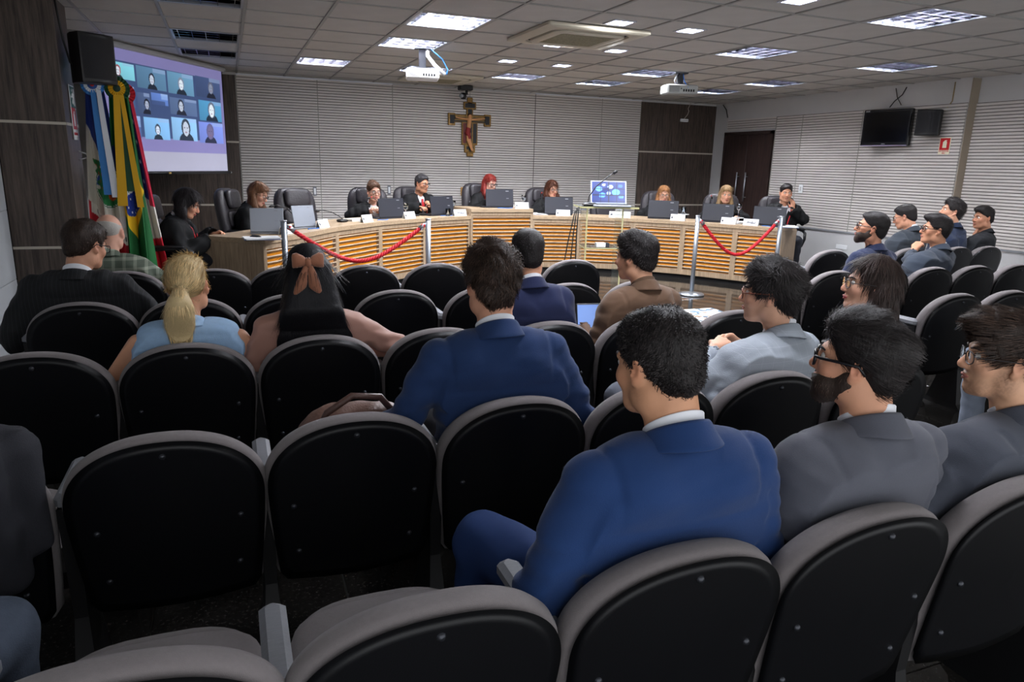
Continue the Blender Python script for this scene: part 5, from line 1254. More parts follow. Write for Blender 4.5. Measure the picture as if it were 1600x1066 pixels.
def person(nm_label, root, face, Hw, head=(0, 0, 0), sc=.95, hs=.97, dress='suit', cloth=None, trousers=None, skn=(196, 146, 116), hair=('short', 'black', (22, 20, 20)), fem=0., h=(.005, .012), arms=None, shw=1.0,
           hips=(0, .24), seat=.45, beard=None, spec=None, seed=1, tie=None, coll=True, shirtm=None, hands=True, legs=True, knee=None, group=None, neckopen=.5, cord=None, sleeve='long', fine_hands=False, hc=1.0, hips_z=.0, stubble=0., chair_rz=0., pressed=True, armsw=None):
    """one seated figure. root: spot on the floor under the chair back; face: world yaw of the body (0 = +y); Hw: world centre of the head"""
    t = thing('person', nm_label, 'person', (root[0], root[1], 0), face, group)
    Rb = rot(face); loc = Rb.T@(np.array(Hw)-np.array([root[0], root[1], 0])); s = sc
    H = loc; Rh = rot(head[0], head[1], head[2])
    P = np.array([hips[0], hips[1], seat+.075*s+hips_z])
    N = H+Rh@np.array([0, -.035, -.10])*hs+np.array([0, -.01, -.062])*s
    ax = N-P; C = P+ax*.6+np.array([0, -.035, 0])*s; B = P+ax*.27+np.array([0, -.03, 0])*s
    fw_ = np.array([0, 1., 0]); up_ = nrm(N-C); sd_x = np.array([1., 0, 0])
    # shoulders square to the body, slightly with the spine's side lean
    SH = {}
    for sgn in (-1, 1): SH[sgn] = N+np.array([sgn*.168*s*shw, -.005, -.075*s])
    A = {}
    arms = dict(arms or {}); o_ = np.array([root[0], root[1], 0.])
    for k_, v_ in (armsw or {}).items():
        q_ = list(v_)
        for i_ in (0, 1):
            if q_[i_] is not None: q_[i_] = Rb.T@(np.array(q_[i_], float)-o_)
        for i_ in (2, 3):
            if len(q_) > i_: q_[i_] = Rb.T@np.array(q_[i_], float)
        arms[k_] = tuple(q_)
    for sgn in (-1, 1):
        e, w_ = arms.get(sgn, (None, None))[:2] if arms.get(sgn) else (None, None)
        if e is None: e = SH[sgn]+np.array([sgn*.075, .06, -.255])*s
        else: e = np.asarray(e, float)
        if w_ is None: w_ = np.array([sgn*.075, P[1]+.22, seat+.19])
        else: w_ = np.asarray(w_, float)
        if pressed and abs(e[0]) < .45: e = np.array([e[0], max(e[1], .18), e[2]])
        A[sgn] = (SH[sgn], np.asarray(e, float), np.asarray(w_, float))
    K = {}
    for sgn in (-1, 1):
        kk = (knee or {}).get(sgn); kk = np.array([sgn*.11+hips[0], P[1]+.42*s, seat+.075*s]) if kk is None else np.asarray(kk, float)
        K[sgn] = (P+np.array([sgn*.085*s, .03, -.01]), kk, np.array([kk[0], kk[1]-.02, .09]), np.array([kk[0]+sgn*.02, kk[1]+.13, .045]))
    hf, hcx = h
    Rc = rot(chair_rz-face)
    def press(X, ex=0.):
        """the back of the sitter rests against the chair pad"""
        if not pressed: return X
        q = X@Rc; zc = np.clip(q[:, 2], .2, HT); lim = .096+ex+.3*q[:, 0]**2+(HT-zc)*.2
        w_ = np.clip((.90-q[:, 2])/.10, 0, 1)*np.clip((.30-np.abs(q[:, 0]))/.05, 0, 1)*np.clip((q[:, 2]-.2)/.05, 0, 1)
        q[:, 1] = q[:, 1]+w_*np.maximum(0, lim-q[:, 1]); return q@Rc.T
    def grid(coarse, fine, boxes, lo, hi):
        ax_ = []
        for d_ in range(3): ax_.append(axis(lo[d_], hi[d_], coarse, [(b[0][d_], b[1][d_], fine) for b in boxes]))
        return Sdf(*ax_)
    allp = [H+.16, H-.16, P+.2, P-.2]+[np.array(q)+o_ for sgn in (-1, 1) for q in A[sgn]+(K[sgn] if legs else ()) for o_ in (.15, -.15)]
    lo, hi = np.min(allp, 0), np.max(allp, 0); lo[2] = max(lo[2], -.02)
    hb = (H-.135*hs, H+.145*hs); boxes = [hb]
    # ---- the body itself
    if fine_hands:
        for sgn in (-1, 1): boxes.append((A[sgn][2]-.1, A[sgn][2]+.1))
    sd = grid(hcx, hf, boxes, lo, hi)
    hp = head_sdf(sd, H, Rh, hs, fem)
    sd.cap(hp(0, -.025, -.05), N+np.array([0, -.005, -.01]), (.056-.009*fem)*s, (.058-.008*fem)*s, .025)
    for sgn in (-1, 1): sd.cap(N+np.array([0, -.01, -.03]), SH[sgn]+np.array([-sgn*.01, 0, -.005]), .042*s, .04*s, .03)
    ins = .03
    for sgn in (-1, 1):
        pts = [P+np.array([sgn*.07*s, 0, 0]), B+np.array([sgn*.055*s, 0, 0]), C+np.array([sgn*.075*s, 0, 0]), N+np.array([sgn*.08*s, 0, -.09*s])]
        sd.chain(pts, [q*s-ins for q in (.12, .105, .112, .08)], .05)
        S0, E_, W_ = A[sgn]; sd.chain([S0, E_, W_], [.047*s, .039*s, .027*s], .02)
        if hands:
            spec_h = (arms.get(sgn) or (None, None)); dirn = spec_h[2] if len(spec_h) > 2 else nrm(W_-E_)*.8+np.array([-sgn*.2, .3, -.2]); pn = spec_h[3] if len(spec_h) > 3 else np.array([-sgn*.35, 0, -1.]); cu = spec_h[4] if len(spec_h) > 4 else .55
            hand(sd, W_, np.asarray(dirn, float), np.asarray(pn, float), -sgn if (len(spec_h) > 5 and spec_h[5]) else sgn*-1, cu, s*.95)
        else: sd.ell(W_, (.03, .05, .03))
        if legs: sd.chain(K[sgn][:3], [.07*s, .05*s, .035*s], .02); sd.cap(K[sgn][2]*[1, 1, .6], K[sgn][3]*[1, 1, .7], .02, .016, .01)
    Pm, Q = sd.surf(); Pm = relax(Pm, Q, 1)
    Pm = press(Pm, .03)
    bmesh_ = me_np('body', Pm, Q); L_ = (Pm-H)@Rh/hs; tint = np.ones((len(Pm), 3))
    def blob(c, r): return np.clip(1.6-1.6*np.sqrt((((L_-np.array(c))/np.array(r))**2).sum(1)), 0, 1)[:, None]
    warm = np.maximum(np.maximum(blob((0, .11, -.02), (.03, .03, .03)), .7*blob((.05, .065, -.02), (.035, .04, .03))), np.maximum(.7*blob((-.05, .065, -.02), (.035, .04, .03)), np.maximum(blob((.085, -.005, 0), (.02, .035, .045)), blob((-.085, -.005, 0), (.02, .035, .045)))))
    tint *= 1-warm*np.array([.02, .14, .14])
    if stubble:
        sb = np.maximum(np.maximum(blob((0, .06, -.09), (.085, .075, .05)), blob((.06, .015, -.055), (.035, .04, .055))), np.maximum(blob((-.06, .015, -.055), (.035, .04, .055)), .8*blob((0, .105, -.043), (.035, .03, .014))))
        tint *= 1-stubble*sb*np.array([.62, .66, .68])*(.8+.2*np.sign(wav(L_, 900, seed)))[:, None]
    vcol(bmesh_, tint, 'tint'); body = ob('body', bmesh_, skin(skn), t)
    # ---- face details
    for sgn in (-1, 1):
        for nm_, m_, c, r in (('eye', mat('eye_white', (222, 218, 212), .25), (sgn*.031, .0815, .0105), .0118), ('iris', mat('eye_dark', (40, 26, 20), .2), (sgn*.031, .0905, .0095), .0042)):
            prof = [(r*hs*math.sin(a), -r*hs*math.cos(a)) for a in np.linspace(0, math.pi, 7)]
            MB().lathe(prof, hp(*c), 10, False).build(nm_, m_, t, True)
    hm_name, hm_rgb = hair[1], hair[2]
    for sgn in (-1, 1): MB().tube([hp(sgn*.013, .1, .028), hp(sgn*.03, .0965, .0335), hp(sgn*.048, .082, .029)], [.0028*hs, .0036*hs, .002*hs], 6).build('eyebrow', mat('brow_'+hm_name, tuple(int(q*.8) for q in hm_rgb), .7), t, True)
    lp = MB(); lp.tube([hp(-.022, .097, -.057), hp(-.008, .105, -.0535), hp(.008, .105, -.0535), hp(.022, .097, -.057)], [.002*hs, .0045*hs, .0045*hs, .002*hs], 6); lp.tube([hp(-.02, .097, -.059), hp(0, .104, -.064), hp(.02, .097, -.059)], [.002*hs, .005*hs, .002*hs], 6)
    lp.build('lips', mat('lips_%d' % int(fem > .4), (176, 84, 84) if fem > .4 else (170, 104, 92), .45), t, True)
    # ---- hair
    style = hair[0]; hm = hair_mat(hm_name, hm_rgb)
    crown = hp(0, -.055, .115); dwn = np.array([0, 0, -1.])
    loh, hih = H-.19*hs, H+.19*hs
    longdrop = {'long': .30, 'bob': .12, 'verylong': .38, 'pony': .30, 'wavy': .30, 'shoulder': .20, 'curlbob': .16}.get(style, 0)
    loh = loh-np.array([.04, .08, longdrop]); hh_ = hf*1.15 if style not in ('verylong', 'pony') else hf*1.2
    hd = Sdf(axis(loh[0], hih[0]+.04, hh_), axis(loh[1], hih[1]+.04, hh_), axis(loh[2], hih[2], hh_))
    opt = hair[3] if len(hair) > 3 else {}
    th = opt.get('thick', .012)
    def HE(c, r, k=.015, op='u'): hd.ell(hp(*c), np.array(r)*hs, Rh, k, op)
    side = opt.get('side', .006)
    if style == 'bald':
        HE((0, -.02, .03), (.0748, .0948, .0848)); HE((0, .02, .105), (.09, .125, .075), .02, 's'); HE((0, .09, -.01), (.1, .075, .12), .01, 's'); HE((0, -.03, -.115), (.1, .12, .055), .01, 's')
    else:
        if style in ('short', 'crop', 'up'):
            HE((0, -.018, .032), (.073+.3*side, .093+.3*th, .083+.3*th)); HE((0, -.022, .052), (.072+side, .091+th, .066+th), .03)
        else: HE((0, -.02, .034), (.073+side, .093+th, .083+th))
        HE((0, opt.get('topy', .005), .085+opt.get('top', 0)), (.062+side*.6, .085, .035+th), .03)
        if style in ('short', 'crop'): HE((0, -.055, -.022), (.060+side*.3, .056+th*.2, .062), .03)
        # clear the face, the ears and the neck
        fr = opt.get('front', 0.)
        HE((0, .15+fr, -.012), (.13, .112, .115), .01, 's')
        if style in ('short', 'crop', 'up'):
            for sgn in (-1, 1):
                HE((sgn*.088, .012, -.036), (.03, .04, .045), .01, 's'); HE((sgn*.07, .05, -.06), (.03, .05, .06), .01, 's')
            HE((0, .0, -.135-opt.get('nape', 0)), (.1, .14, .058), .012, 's')
    def curtain(x0, y0, z0, drop, r0, r1, out=.01, fwd=0.):
        a = hp(x0, y0, z0); b_ = a+np.array([math.copysign(out, x0) if abs(x0) > .01 else 0, fwd, -drop*.5]); c_ = a+np.array([math.copysign(out*.6, x0) if abs(x0) > .01 else 0, fwd-.005, -drop])
        hd.chain([a, b_, c_], [r0, r1, r1*.7], .03)
    if style in ('long', 'wavy', 'shoulder', 'bob', 'curlbob'):
        dr = {'long': .26, 'wavy': .27, 'shoulder': .19, 'bob': .12, 'curlbob': .17}[style]
        for sgn in (-1, 1):
            curtain(sgn*.068, -.02, .0, dr*.95, .024, .028, .014, .0); curtain(sgn*.055, -.05, .0, dr, .035, .034, .012)
        curtain(.0, -.075, .0, dr, .04, .04); curtain(.03, -.07, .0, dr, .04, .036); curtain(-.03, -.07, .0, dr, .04, .036)
        HE((0, .155+opt.get('front', 0), -.025), (.10, .115, .125), .008, 's')
        for sgn in (() if style == 'curlbob' else (-1, 1)): curtain(sgn*.074, -.005, -.03, dr*1.05, .016, .022, .02, .035)
    if style == 'verylong':
        for x_ in (-.06, -.03, 0, .03, .06):
            a = hp(x_*.9, -.075, .03); b_ = np.array([N[0]+x_*1.45, N[1]-.085, N[2]+.0]); c_ = np.array([C[0]+x_*1.9, C[1]-.15, C[2]+.03]); e_ = np.array([C[0]+x_*1.9, C[1]-.15, C[2]-.12]); hd.chain([a, b_, c_, e_], [.038, .036, .032, .026], .03)
        for sgn in (-1, 1): curtain(sgn*.068, -.02, .01, .26, .024, .024, .02)
        HE((0, .14, -.04), (.058, .09, .105), .008, 's')
    if style == 'pony':
        HE((0, -.115, .0), (.026, .022, .026), .015)
        a = hp(0, -.125, .0); hd.chain([a, a+np.array([-.005, -.03, -.055]), a+np.array([-.01, -.025, -.105]), a+np.array([-.01, -.01, -.15]), a+np.array([.0, .0, -.195])], [.024, .044, .052, .046, .012], .02)
        HE((0, .0, -.13), (.1, .14, .06), .02, 's') if False else None
        for sgn in (-1, 1): HE((sgn*.09, .012, -.03), (.03, .03, .04), .01, 's')
        hd.cap(hp(0, -.02, -.14), hp(0, .0, -.09), .062*hs, .05*hs, .02, 's')
    if style == 'up':
        HE((0, -.05, .105), (.05, .055, .045), .02)
    sweep = np.array(opt.get('sweep', (0, 0, 0)), float); swl = Rh@sweep
    long_ = style in ('long', 'wavy', 'shoulder', 'bob', 'verylong', 'curlbob')
    knot = hp(0, -.125, .0)
    def flow(p_):
        d_ = p_-crown; d_ = d_/(np.linalg.norm(d_, axis=1)[:, None]+1e-9)
        if style == 'pony':
            tk = knot-p_; L_ = np.linalg.norm(tk, axis=1)[:, None]; return np.where(p_[:, 2:3] > knot[2]-.03, tk/(L_+1e-9), np.array([0, 0, -1.]))
        if long_: d_ = d_*.4+dwn
        else: d_ = d_+swl+.45*np.stack([wav(p_, 25, seed), wav(p_, 25, seed+1), wav(p_, 25, seed+2)], 1)*opt.get('mess', .4)
        return d_
    if style == 'bald' : nst = opt.get('n', 900)
    else: nst = opt.get('n', 2600)
    hairmesh(t, hd, hm, H, Rh, flow, int(nst), opt.get('L', .035 if not long_ else .09), opt.get('w', .0011), opt.get('lift', .12), seed, opt.get('lump', (.0022, 55)), wave=opt.get('wave', 0.), jit=opt.get('jit', .06 if (long_ or style == 'pony') else .2), con=(.5, 1.4) if (long_ or style == 'pony') else (.35, 1.9), pr_=(lambda X: press(X, -.016)))
    if beard:
        bd = Sdf(axis(H[0]-.13, H[0]+.13, hf*1.1), axis(H[1]-.13, H[1]+.16, hf*1.1), axis(H[2]-.17, H[2]+.08, hf*1.1))
        def BE(c, r, k=.015, op='u'): bd.ell(hp(*c), np.array(r)*hs, Rh, k, op)
        g = beard.get('thick', .006)
        BE((0, .046, -.066), (.052+g, .047+g, .05+g)); BE((0, .08, -.097), (.024+g, .02+g, .022+g), .02)
        for sgn in (-1, 1): BE((sgn*.058, .012, -.05), (.017+g*.4, .028, .045), .02)
        BE((0, .1, -.045), (.03+g*.6, .012+g*.5, .0085), .01)
        for sgn in (-1, 1): BE((sgn*.036, .066, -.062), (.024+g, .026+g, .03+g), .015)
        BE((0, .115, -.058), (.021, .025, .0085), .004, 's'); BE((0, .09, .003), (.069, .062, .052), .01, 's'); BE((0, -.03, -.15), (.09, .09, .05), .02, 's')
        def bflow(p_): return np.tile(np.array([0, .15, -1.]), (len(p_), 1))
        hairmesh(t, bd, hair_mat(beard.get('name', hm_name), beard.get('rgb', hm_rgb), .6), H, Rh, bflow, beard.get('n', 1500), .014, .0009, .3, seed+5, (.0012, 90), name='beard')
    if spec: glasses(t, hp, hs, spec[0], spec[1], spec[2] if len(spec) > 2 else 0.)
    # ---- clothes
    lo2, hi2 = lo.copy(), hi.copy()
    def torso(g, inf, k=.05):
        for sgn in (-1, 1):
            pts = [P+np.array([sgn*.08*s, 0, -.02]), B+np.array([sgn*.062*s, 0, 0]), C+np.array([sgn*.082*s*shw, 0, 0]), N+np.array([sgn*.088*s*shw, -.005, -.10*s])]
            g.chain(pts, [q*s+inf for q in (.125, .112, .118-.008*fem, .084)], k)
        g.cap(N+np.array([-.07*s, -.012, -.085*s]), N+np.array([.07*s, -.012, -.085*s]), .07*s+inf, .07*s+inf, k)
        for sgn in (-1, 1):
            g.cap(N+np.array([0, -.014, -.035*s]), (SH[sgn] if sleeve != 'none' else SH[sgn]*.72+N*.28)+np.array([0, 0, .012]), .046*s+inf, .042*s+inf, .04)
        if fem > .4:
            for sgn in (-1, 1): g.ell(C+np.array([sgn*.075*s, .085*s, .01]), (.06*s+inf, .06*s+inf, .06*s+inf), None, .04)
    hj = max(hcx*.72, .008)
    top_box = Sdf(axis(lo[0], hi[0], hj), axis(lo[1], max(hi[1], P[1]+.3), hj), axis(seat-.08, hi[2], hj))
    g = top_box
    rob = dress == 'robe'
    torso(g, .012 if not rob else .024)
    for sgn in (-1, 1):
        S0, E_, W_ = A[sgn]
        if sleeve == 'long':
            We = W_-nrm(W_-E_)*.03
            if rob: g.chain([S0+np.array([0, 0, -.005]), E_, We], [.078*s, .078*s, .08*s], .03)
            else: g.chain([S0, E_, We], [.067*s if dress == 'suit' else .06*s, .052*s, .038*s], .012)
            g.cap(We, We+nrm(W_-E_)*.1, .031 if not rob else .06, .031 if not rob else .06, .0, 's')
        elif sleeve == 'short':
            mid = S0*.4+E_*.6; g.chain([S0, mid], [.062*s, .057*s], .012); g.cap(mid, E_, .05*s, .05*s, 0, 's') if False else None
    nk = N+np.array([0, -.006, .0])
    g.cap(nk+up_*-.012, nk+up_*.16, .056*s if not rob else .06*s, .075, .01, 's')
    if dress in ('suit', 'robe', 'vneck'):
        d0 = N+np.array([0, .10*s, -.03]); d1 = C+np.array([0, .16*s, -.04*s]); g.cap(d0, d1, .05*s, .012, .008, 's', fl=(np.array([0, 1., 0]), .45))
    Pm, Q = g.surf(); Pm = relax(Pm, Q, 1); Nn = normals(Pm, Q)
    r_ = np.random.default_rng(seed); 
    zr = (Pm[:, 2]-P[2])/(N[2]-P[2]+1e-6)
    if rob:
        fold = .010*np.sin((Pm[:, 0]-P[0])*70+2*wav(Pm, 6, seed))*np.clip(1.2-zr, .25, 1)+.004*wav(Pm, 40, seed)
    else:
        back = (np.abs(Pm[:, 0]-P[0]) < .2) & (zr > .0)
        fold = .0046*wav(Pm*np.array([.5, .5, 1.6]), 22, seed)*(.5+.6*(zr < .62)) + .0022*wav(Pm*np.array([.7, .7, 1.3]), 55, seed+3)
        for sgn in (-1, 1):
            E_ = A[sgn][1]; de = np.linalg.norm(Pm-E_, axis=1); fold += np.exp(-(de/.1)**2)*.0045*np.sin(Pm[:, 2]*110+Pm[:, 1]*50+seed)
        xs_ = np.abs((Pm-N)[:, 0])-.150*s*shw; arm_z = (Pm[:, 2] > C[2]-.03) & (Pm[:, 2] < N[2])
        fold -= np.where(arm_z & (dress == 'suit'), .0045*np.exp(-(xs_/.009)**2), 0)
        fold += .003*np.exp(-((zr-.75)/.12)**2)*np.sin(Pm[:, 2]*60+8*np.abs(Pm[:, 0]-N[0]))
        # creases that gather between the shoulder blades and above the seat back
        fold += .0055*np.exp(-((zr-.42)/.12)**2)*np.sin(Pm[:, 2]*95+1.5*np.sin(Pm[:, 0]*14+seed))
    Pm = press(Pm+Nn*fold[:, None])
    ob({'suit': 'jacket', 'robe': 'robe', 'shirt': 'shirt', 'vest': 'vest', 'vneck': 'blouse', 'polo': 'shirt'}[dress], me_np('garment', Pm, Q), cloth, t)
    M_sh = shirtm or mat('shirt_white', (226, 228, 234), .75)
    if dress in ('suit', 'robe'):
        g = Sdf(axis(N[0]-.2, N[0]+.2, .01), axis(C[1]-.06, C[1]+.26, .01), axis(C[2]-.14, N[2]+.06, .01)); torso(g, .004)
        g.cap(nk+up_*-.0, nk+up_*.16, .052*s, .07, .01, 's'); g.cut(lambda X, Y, Z: (C[1]-.03)-Y); Pm, Q = g.surf(); ob('shirt_front', me_np('shirt_front', press(relax(Pm, Q, 1), .014), Q), M_sh, t)
    cax = nrm(nrm(hp(0, -.03, -.05)-N)*.6+up_*.4+np.array([0, .25, 0]))
    if dress == 'suit' and coll:
        collar(t, 'shirt_collar', nk+cax*.004, cax, fw_, .0605*s*hc, .036*s, M_sh, .35, 0, .012)
        collar(t, 'jacket_collar', nk+cax*-.012, cax, fw_, .068*s*hc,   .034*s, cloth, neckopen, .026*s, .012, .006, 1.04)
    elif dress in ('shirt', 'vest', 'polo') and coll:
        collar(t, 'collar', nk+cax*-.006, cax, fw_, .063*s*hc, .03*s, cloth, .35, .022*s, .01, .004)
    elif rob:
        collar(t, 'shirt_collar', nk+cax*.0, cax, fw_, .06*s*hc, .036*s, M_sh, .35, 0, .01)
        collar(t, 'robe_collar', nk+cax*-.02, cax, fw_, .069*s*hc, .03*s, cloth, .5, .03*s, .01, .006)
    if tie is not None:
        a = hp(0, .03, -.12); b_ = N+np.array([0, .085*s, -.05]); c_ = C+np.array([0, .145*s, -.02]); tb = MB()
        V = []
        for f, w_ in ((0, .012), (.12, .018), (.16, .011), (1, .034)):
            q = b_+(c_-b_)*f+np.array([0, .012, 0]); V += [q-sd_x*w_, q+sd_x*w_, q-sd_x*w_+np.array([0, .008, 0]), q+sd_x*w_+np.array([0, .008, 0])]
        Fs = []
        for k in range(3): Fs += [(4*k+2, 4*k+3, 4*k+7, 4*k+6), (4*k, 4*k+4, 4*k+5, 4*k+1), (4*k, 4*k+2, 4*k+6, 4*k+4), (4*k+1, 4*k+5, 4*k+7, 4*k+3)]
        ob('necktie', me('necktie', V, Fs), tie, t)
    if cord is not None:
        for sgn in (-1, 1):
            pts = [N+np.array([sgn*.06, -.01, .02])*s, N+np.array([sgn*.085, .07, -.03])*s, C+np.array([sgn*.075, .155, .06])*s, C+np.array([sgn*.045, .175, -.04])*s, C+np.array([sgn*.03, .165, -.16])*s]
            MB().tube(pts, .0075, 6).build('cord', cord, t, True)
    if trousers is not None and legs:
        g = Sdf(axis(lo[0], hi[0], .013), axis(lo[1], hi[1], .013), axis(.03, P[2]+.15, .013))
        for sgn in (-1, 1):
            k0, k1, k2, k3 = K[sgn]; g.cap(P+np.array([0, 0, 0]), k0, .12*s, .1*s, .04); g.chain([k0, k1], [.098*s, .074*s], .03); g.chain([k1, k2], [.072*s, .058*s], .02)
        Pm, Q = g.surf(); Pm = relax(Pm, Q, 1); Nn = normals(Pm, Q); Pm = press(Pm+Nn*(.004*wav(Pm, 30, seed))[:, None], .014)
        ob('trousers', me_np('trousers', Pm, Q), trousers, t)
        sh = MB()
        for sgn in (-1, 1):
            k2, k3 = K[sgn][2], K[sgn][3]; dx = nrm((k3-k2)*[1, 1, 0]); sx = np.array([dx[1], -dx[0], 0]); R = []
            for f, w_, hh2 in ((-.07, .02, .04), (-.06, .034, .07), (0, .038, .095), (.07, .042, .07), (.14, .044, .05), (.185, .03, .035), (.2, .008, .02)):
                c_ = k2*[1, 1, 0]+dx*f; R.append([c_+sx*w_*math.cos(a)+np.array([0, 0, max(0, hh2*.5+hh2*.5*math.sin(a))]) for a in np.linspace(0, 2*math.pi, 12, endpoint=False)])
            sh.rings(R)
        sh.build('shoes', mat('shoe_black', (22, 20, 20), .35), t, True)
    return t, dict(H=H, hp=hp, N=N, C=C, P=P, SH=SH, A=A, Rh=Rh)
def arm(e, w_, d_=None, n=None, cu=.55):
    r_ = [e, w_]
    if d_ is not None: r_ += [np.array(d_, float), np.array(n if n is not None else (0, 0, -1), float), cu]
    return tuple(r_)
# ---------------------------------------------------------------- who sits where
def suit(nm, rgb): return mat('suit_'+nm, rgb, .85, spec=.25, var=.06, vscale=9, bump=.18, bscale=420, sheen=.12)
M_nav1, M_nav2, M_blue = suit('navy', (33, 55, 96)), suit('dark_navy', (32, 39, 72)), suit('bright_blue', (30, 57, 104))
M_gry1, M_gry2, M_brn = suit('grey', (86, 88, 98)), suit('slate', (70, 74, 85)), suit('brown', (104, 80, 63))
M_light = plaid('suit_light_check', (158, 166, 176), (186, 192, 202), .05, .05, .6)
M_char, M_chb, M_nav3, M_nav4 = suit('charcoal', (52, 58, 66)), suit('blue_charcoal', (46, 54, 66)), suit('jacket_navy', (27, 36, 64)), suit('deep_navy', (26, 38, 62))
M_robe = mat('robe_black', (17, 18, 20), .75, spec=.3, bump=.1, bscale=300)
M_robe2 = plaid('robe_pinstripe', (20, 21, 24), (42, 44, 49), .018, .14, .7, vertical_only=True)
M_pl = plaid('shirt_plaid', (78, 88, 76), (150, 156, 140), .06, .3, .8); M_denim = mat('vest_denim', (150, 182, 216), .85, var=.05, vscale=60, bump=.2, bscale=400)
M_rose = mat('blouse_rose', (164, 122, 108), .6, sheen=.2, var=.04, vscale=12); M_polo = mat('polo_black', (24, 27, 32), .85, bump=.15, bscale=500)
M_dtr, M_btr, M_gtr, M_jean = mat('trousers_dark', (30, 32, 40), .85), mat('trousers_blue', (30, 56, 106), .85), mat('trousers_grey', (92, 96, 108), .85), mat('jeans_grey', (74, 84, 100), .85, var=.12, vscale=30, bump=.2, bscale=300)
M_frame, M_frameb, M_thin = mat('frame_black', (16, 16, 20), .3), mat('frame_brown', (110, 56, 36), .3), mat('frame_thin', (40, 34, 34), .35)
M_cord = mat('cord_red', (176, 22, 34), .6)
def hd_at(u, v, y): return at_y(u, v, y)
NEAR, MID, FAR = (.0045, .012), (.0065, .012), (.008, .014)
BLK = ('black', (40, 36, 36)); DBR = ('dark_brown', (54, 41, 34))
def aud(lb, key, uv, y_off, **kw):
    kw.setdefault('hips', (0, .27)); kw['hs'] = kw.get('hs', .97)*.95
    c = CH[key].location; Hw = hd_at(uv[0], uv[1], c[1]+y_off+.045) if len(uv) == 2 else np.array(uv); root = (float(c[0]), float(c[1]))
    return person(lb, root, kw.pop('face', 0.), Hw, **kw)
# nearest row
pb, ib = aud('person in a bright blue suit jacket seen from behind, head bowed slightly left', (1, 3), (1028, 570), .20, head=(.28, .22, 0), cloth=M_blue, trousers=M_btr, skn=(206, 152, 118), hs=.935, sc=1.0, shw=1.1,
    hair=('short',)+BLK+(dict(n=14000, L=.016, w=.0011, lift=.5, thick=.008, side=.006, lump=(.0022, 80), mess=1.6, nape=-.004, jit=.35),), h=NEAR, seed=11, stubble=.35, arms={-1: arm((-.30, .10, .54), (-.08, .40, .57)), 1: arm((.30, .14, .62), (.12, .42, .62))}, knee={-1: (-.22, .62, .53), 1: (.13, .66, .53)}, hips=(.02, .26))
aud('person with a full beard and thick black glasses in a grey suit, looking left', (1, 4), (1342, 568), .20, head=(.62, -.05, 0), cloth=M_gry1, trousers=M_gtr, skn=(204, 150, 120), hs=.92, sc=1.0, shw=1.08,
    hair=('short',)+BLK+(dict(n=9000, L=.045, w=.001, lift=.03, thick=.018, side=.010, top=.012, topy=.016, sweep=(.6, -1.8, .1), lump=(.004, 45), mess=.35),), beard=dict(thick=.009, n=3500, name='beard_dark', rgb=(66, 53, 46)), spec=(M_frame, .0042), h=NEAR, seed=12)
aud('person with short beard and thin glasses in a dark grey suit at the right edge', (1, 5), (1574, 562), .20, head=(.78, .0, 0), face=.12, cloth=M_gry2, trousers=M_gtr, skn=(214, 166, 134), hs=.96, sc=1.0, shw=1.05,
    hair=('short',)+DBR+(dict(n=8000, L=.05, w=.0011, lift=.05, thick=.02, side=.012, top=.012, topy=.03, sweep=(.5, 1.2, .1), lump=(.004, 40), mess=.3, front=.012),), stubble=.75, spec=(M_thin, .0018, .6), h=NEAR, seed=13, arms={-1: arm((-.27, .22, .60), (-.12, .42, .60))})
aud('person mostly outside the frame, only a jeans knee showing at the lower left', (1, 0), (-.76, 1.18, 1.06), .22, cloth=suit('edge_dark', (40, 46, 58)), trousers=M_jean, h=FAR, seed=14, hair=('short',)+BLK+(dict(n=300),), knee={-1: (-.1, .66, .52), 1: (.22, .60, .52)})
# second row
aud('person with curly dark hair in a navy suit, resting one arm on the next chair', (2, 3), (768, 442), .20, head=(-.04, .08, 0), cloth=M_nav1, trousers=M_dtr, skn=(208, 152, 124), hs=1.0, sc=1.0, shw=1.12,
    hair=('short',)+DBR+(dict(n=8000, L=.035, w=.0011, lift=.3, thick=.018, side=.013, top=.004, lump=(.006, 50), mess=2.0, wave=.004, nape=.008),), h=MID, seed=21, arms={-1: arm((-.33, .1, .70), (-.52, .34, .60)), 1: arm((.30, .12, .62), (.12, .42, .6))})
pg, ig = aud('person in a light grey checked suit and brown glasses with clasped hands', (2, 5), (1204, 460), .22, head=(.55, .05, 0), face=.25, cloth=M_light, trousers=M_gtr, skn=(214, 164, 136), hs=1.0, sc=.98, shw=1.0,
    hair=('short',)+BLK+(dict(n=8000, L=.045, w=.0011, lift=.2, thick=.02, side=.012, top=.01, sweep=(.2, -.4, 0), lump=(.005, 42), mess=1.4),), spec=(M_frameb, .0028, .5), h=MID, seed=22, fine_hands=True,
    armsw={-1: ((1.52, 2.16, .66), (1.83, 2.33, .765), (.85, .3, .25), (.3, .4, -.8), .6), 1: ((2.12, 2.2, .66), (2.03, 2.42, .745), (-.75, .1, .45), (-.3, -.5, -.7), .6)})
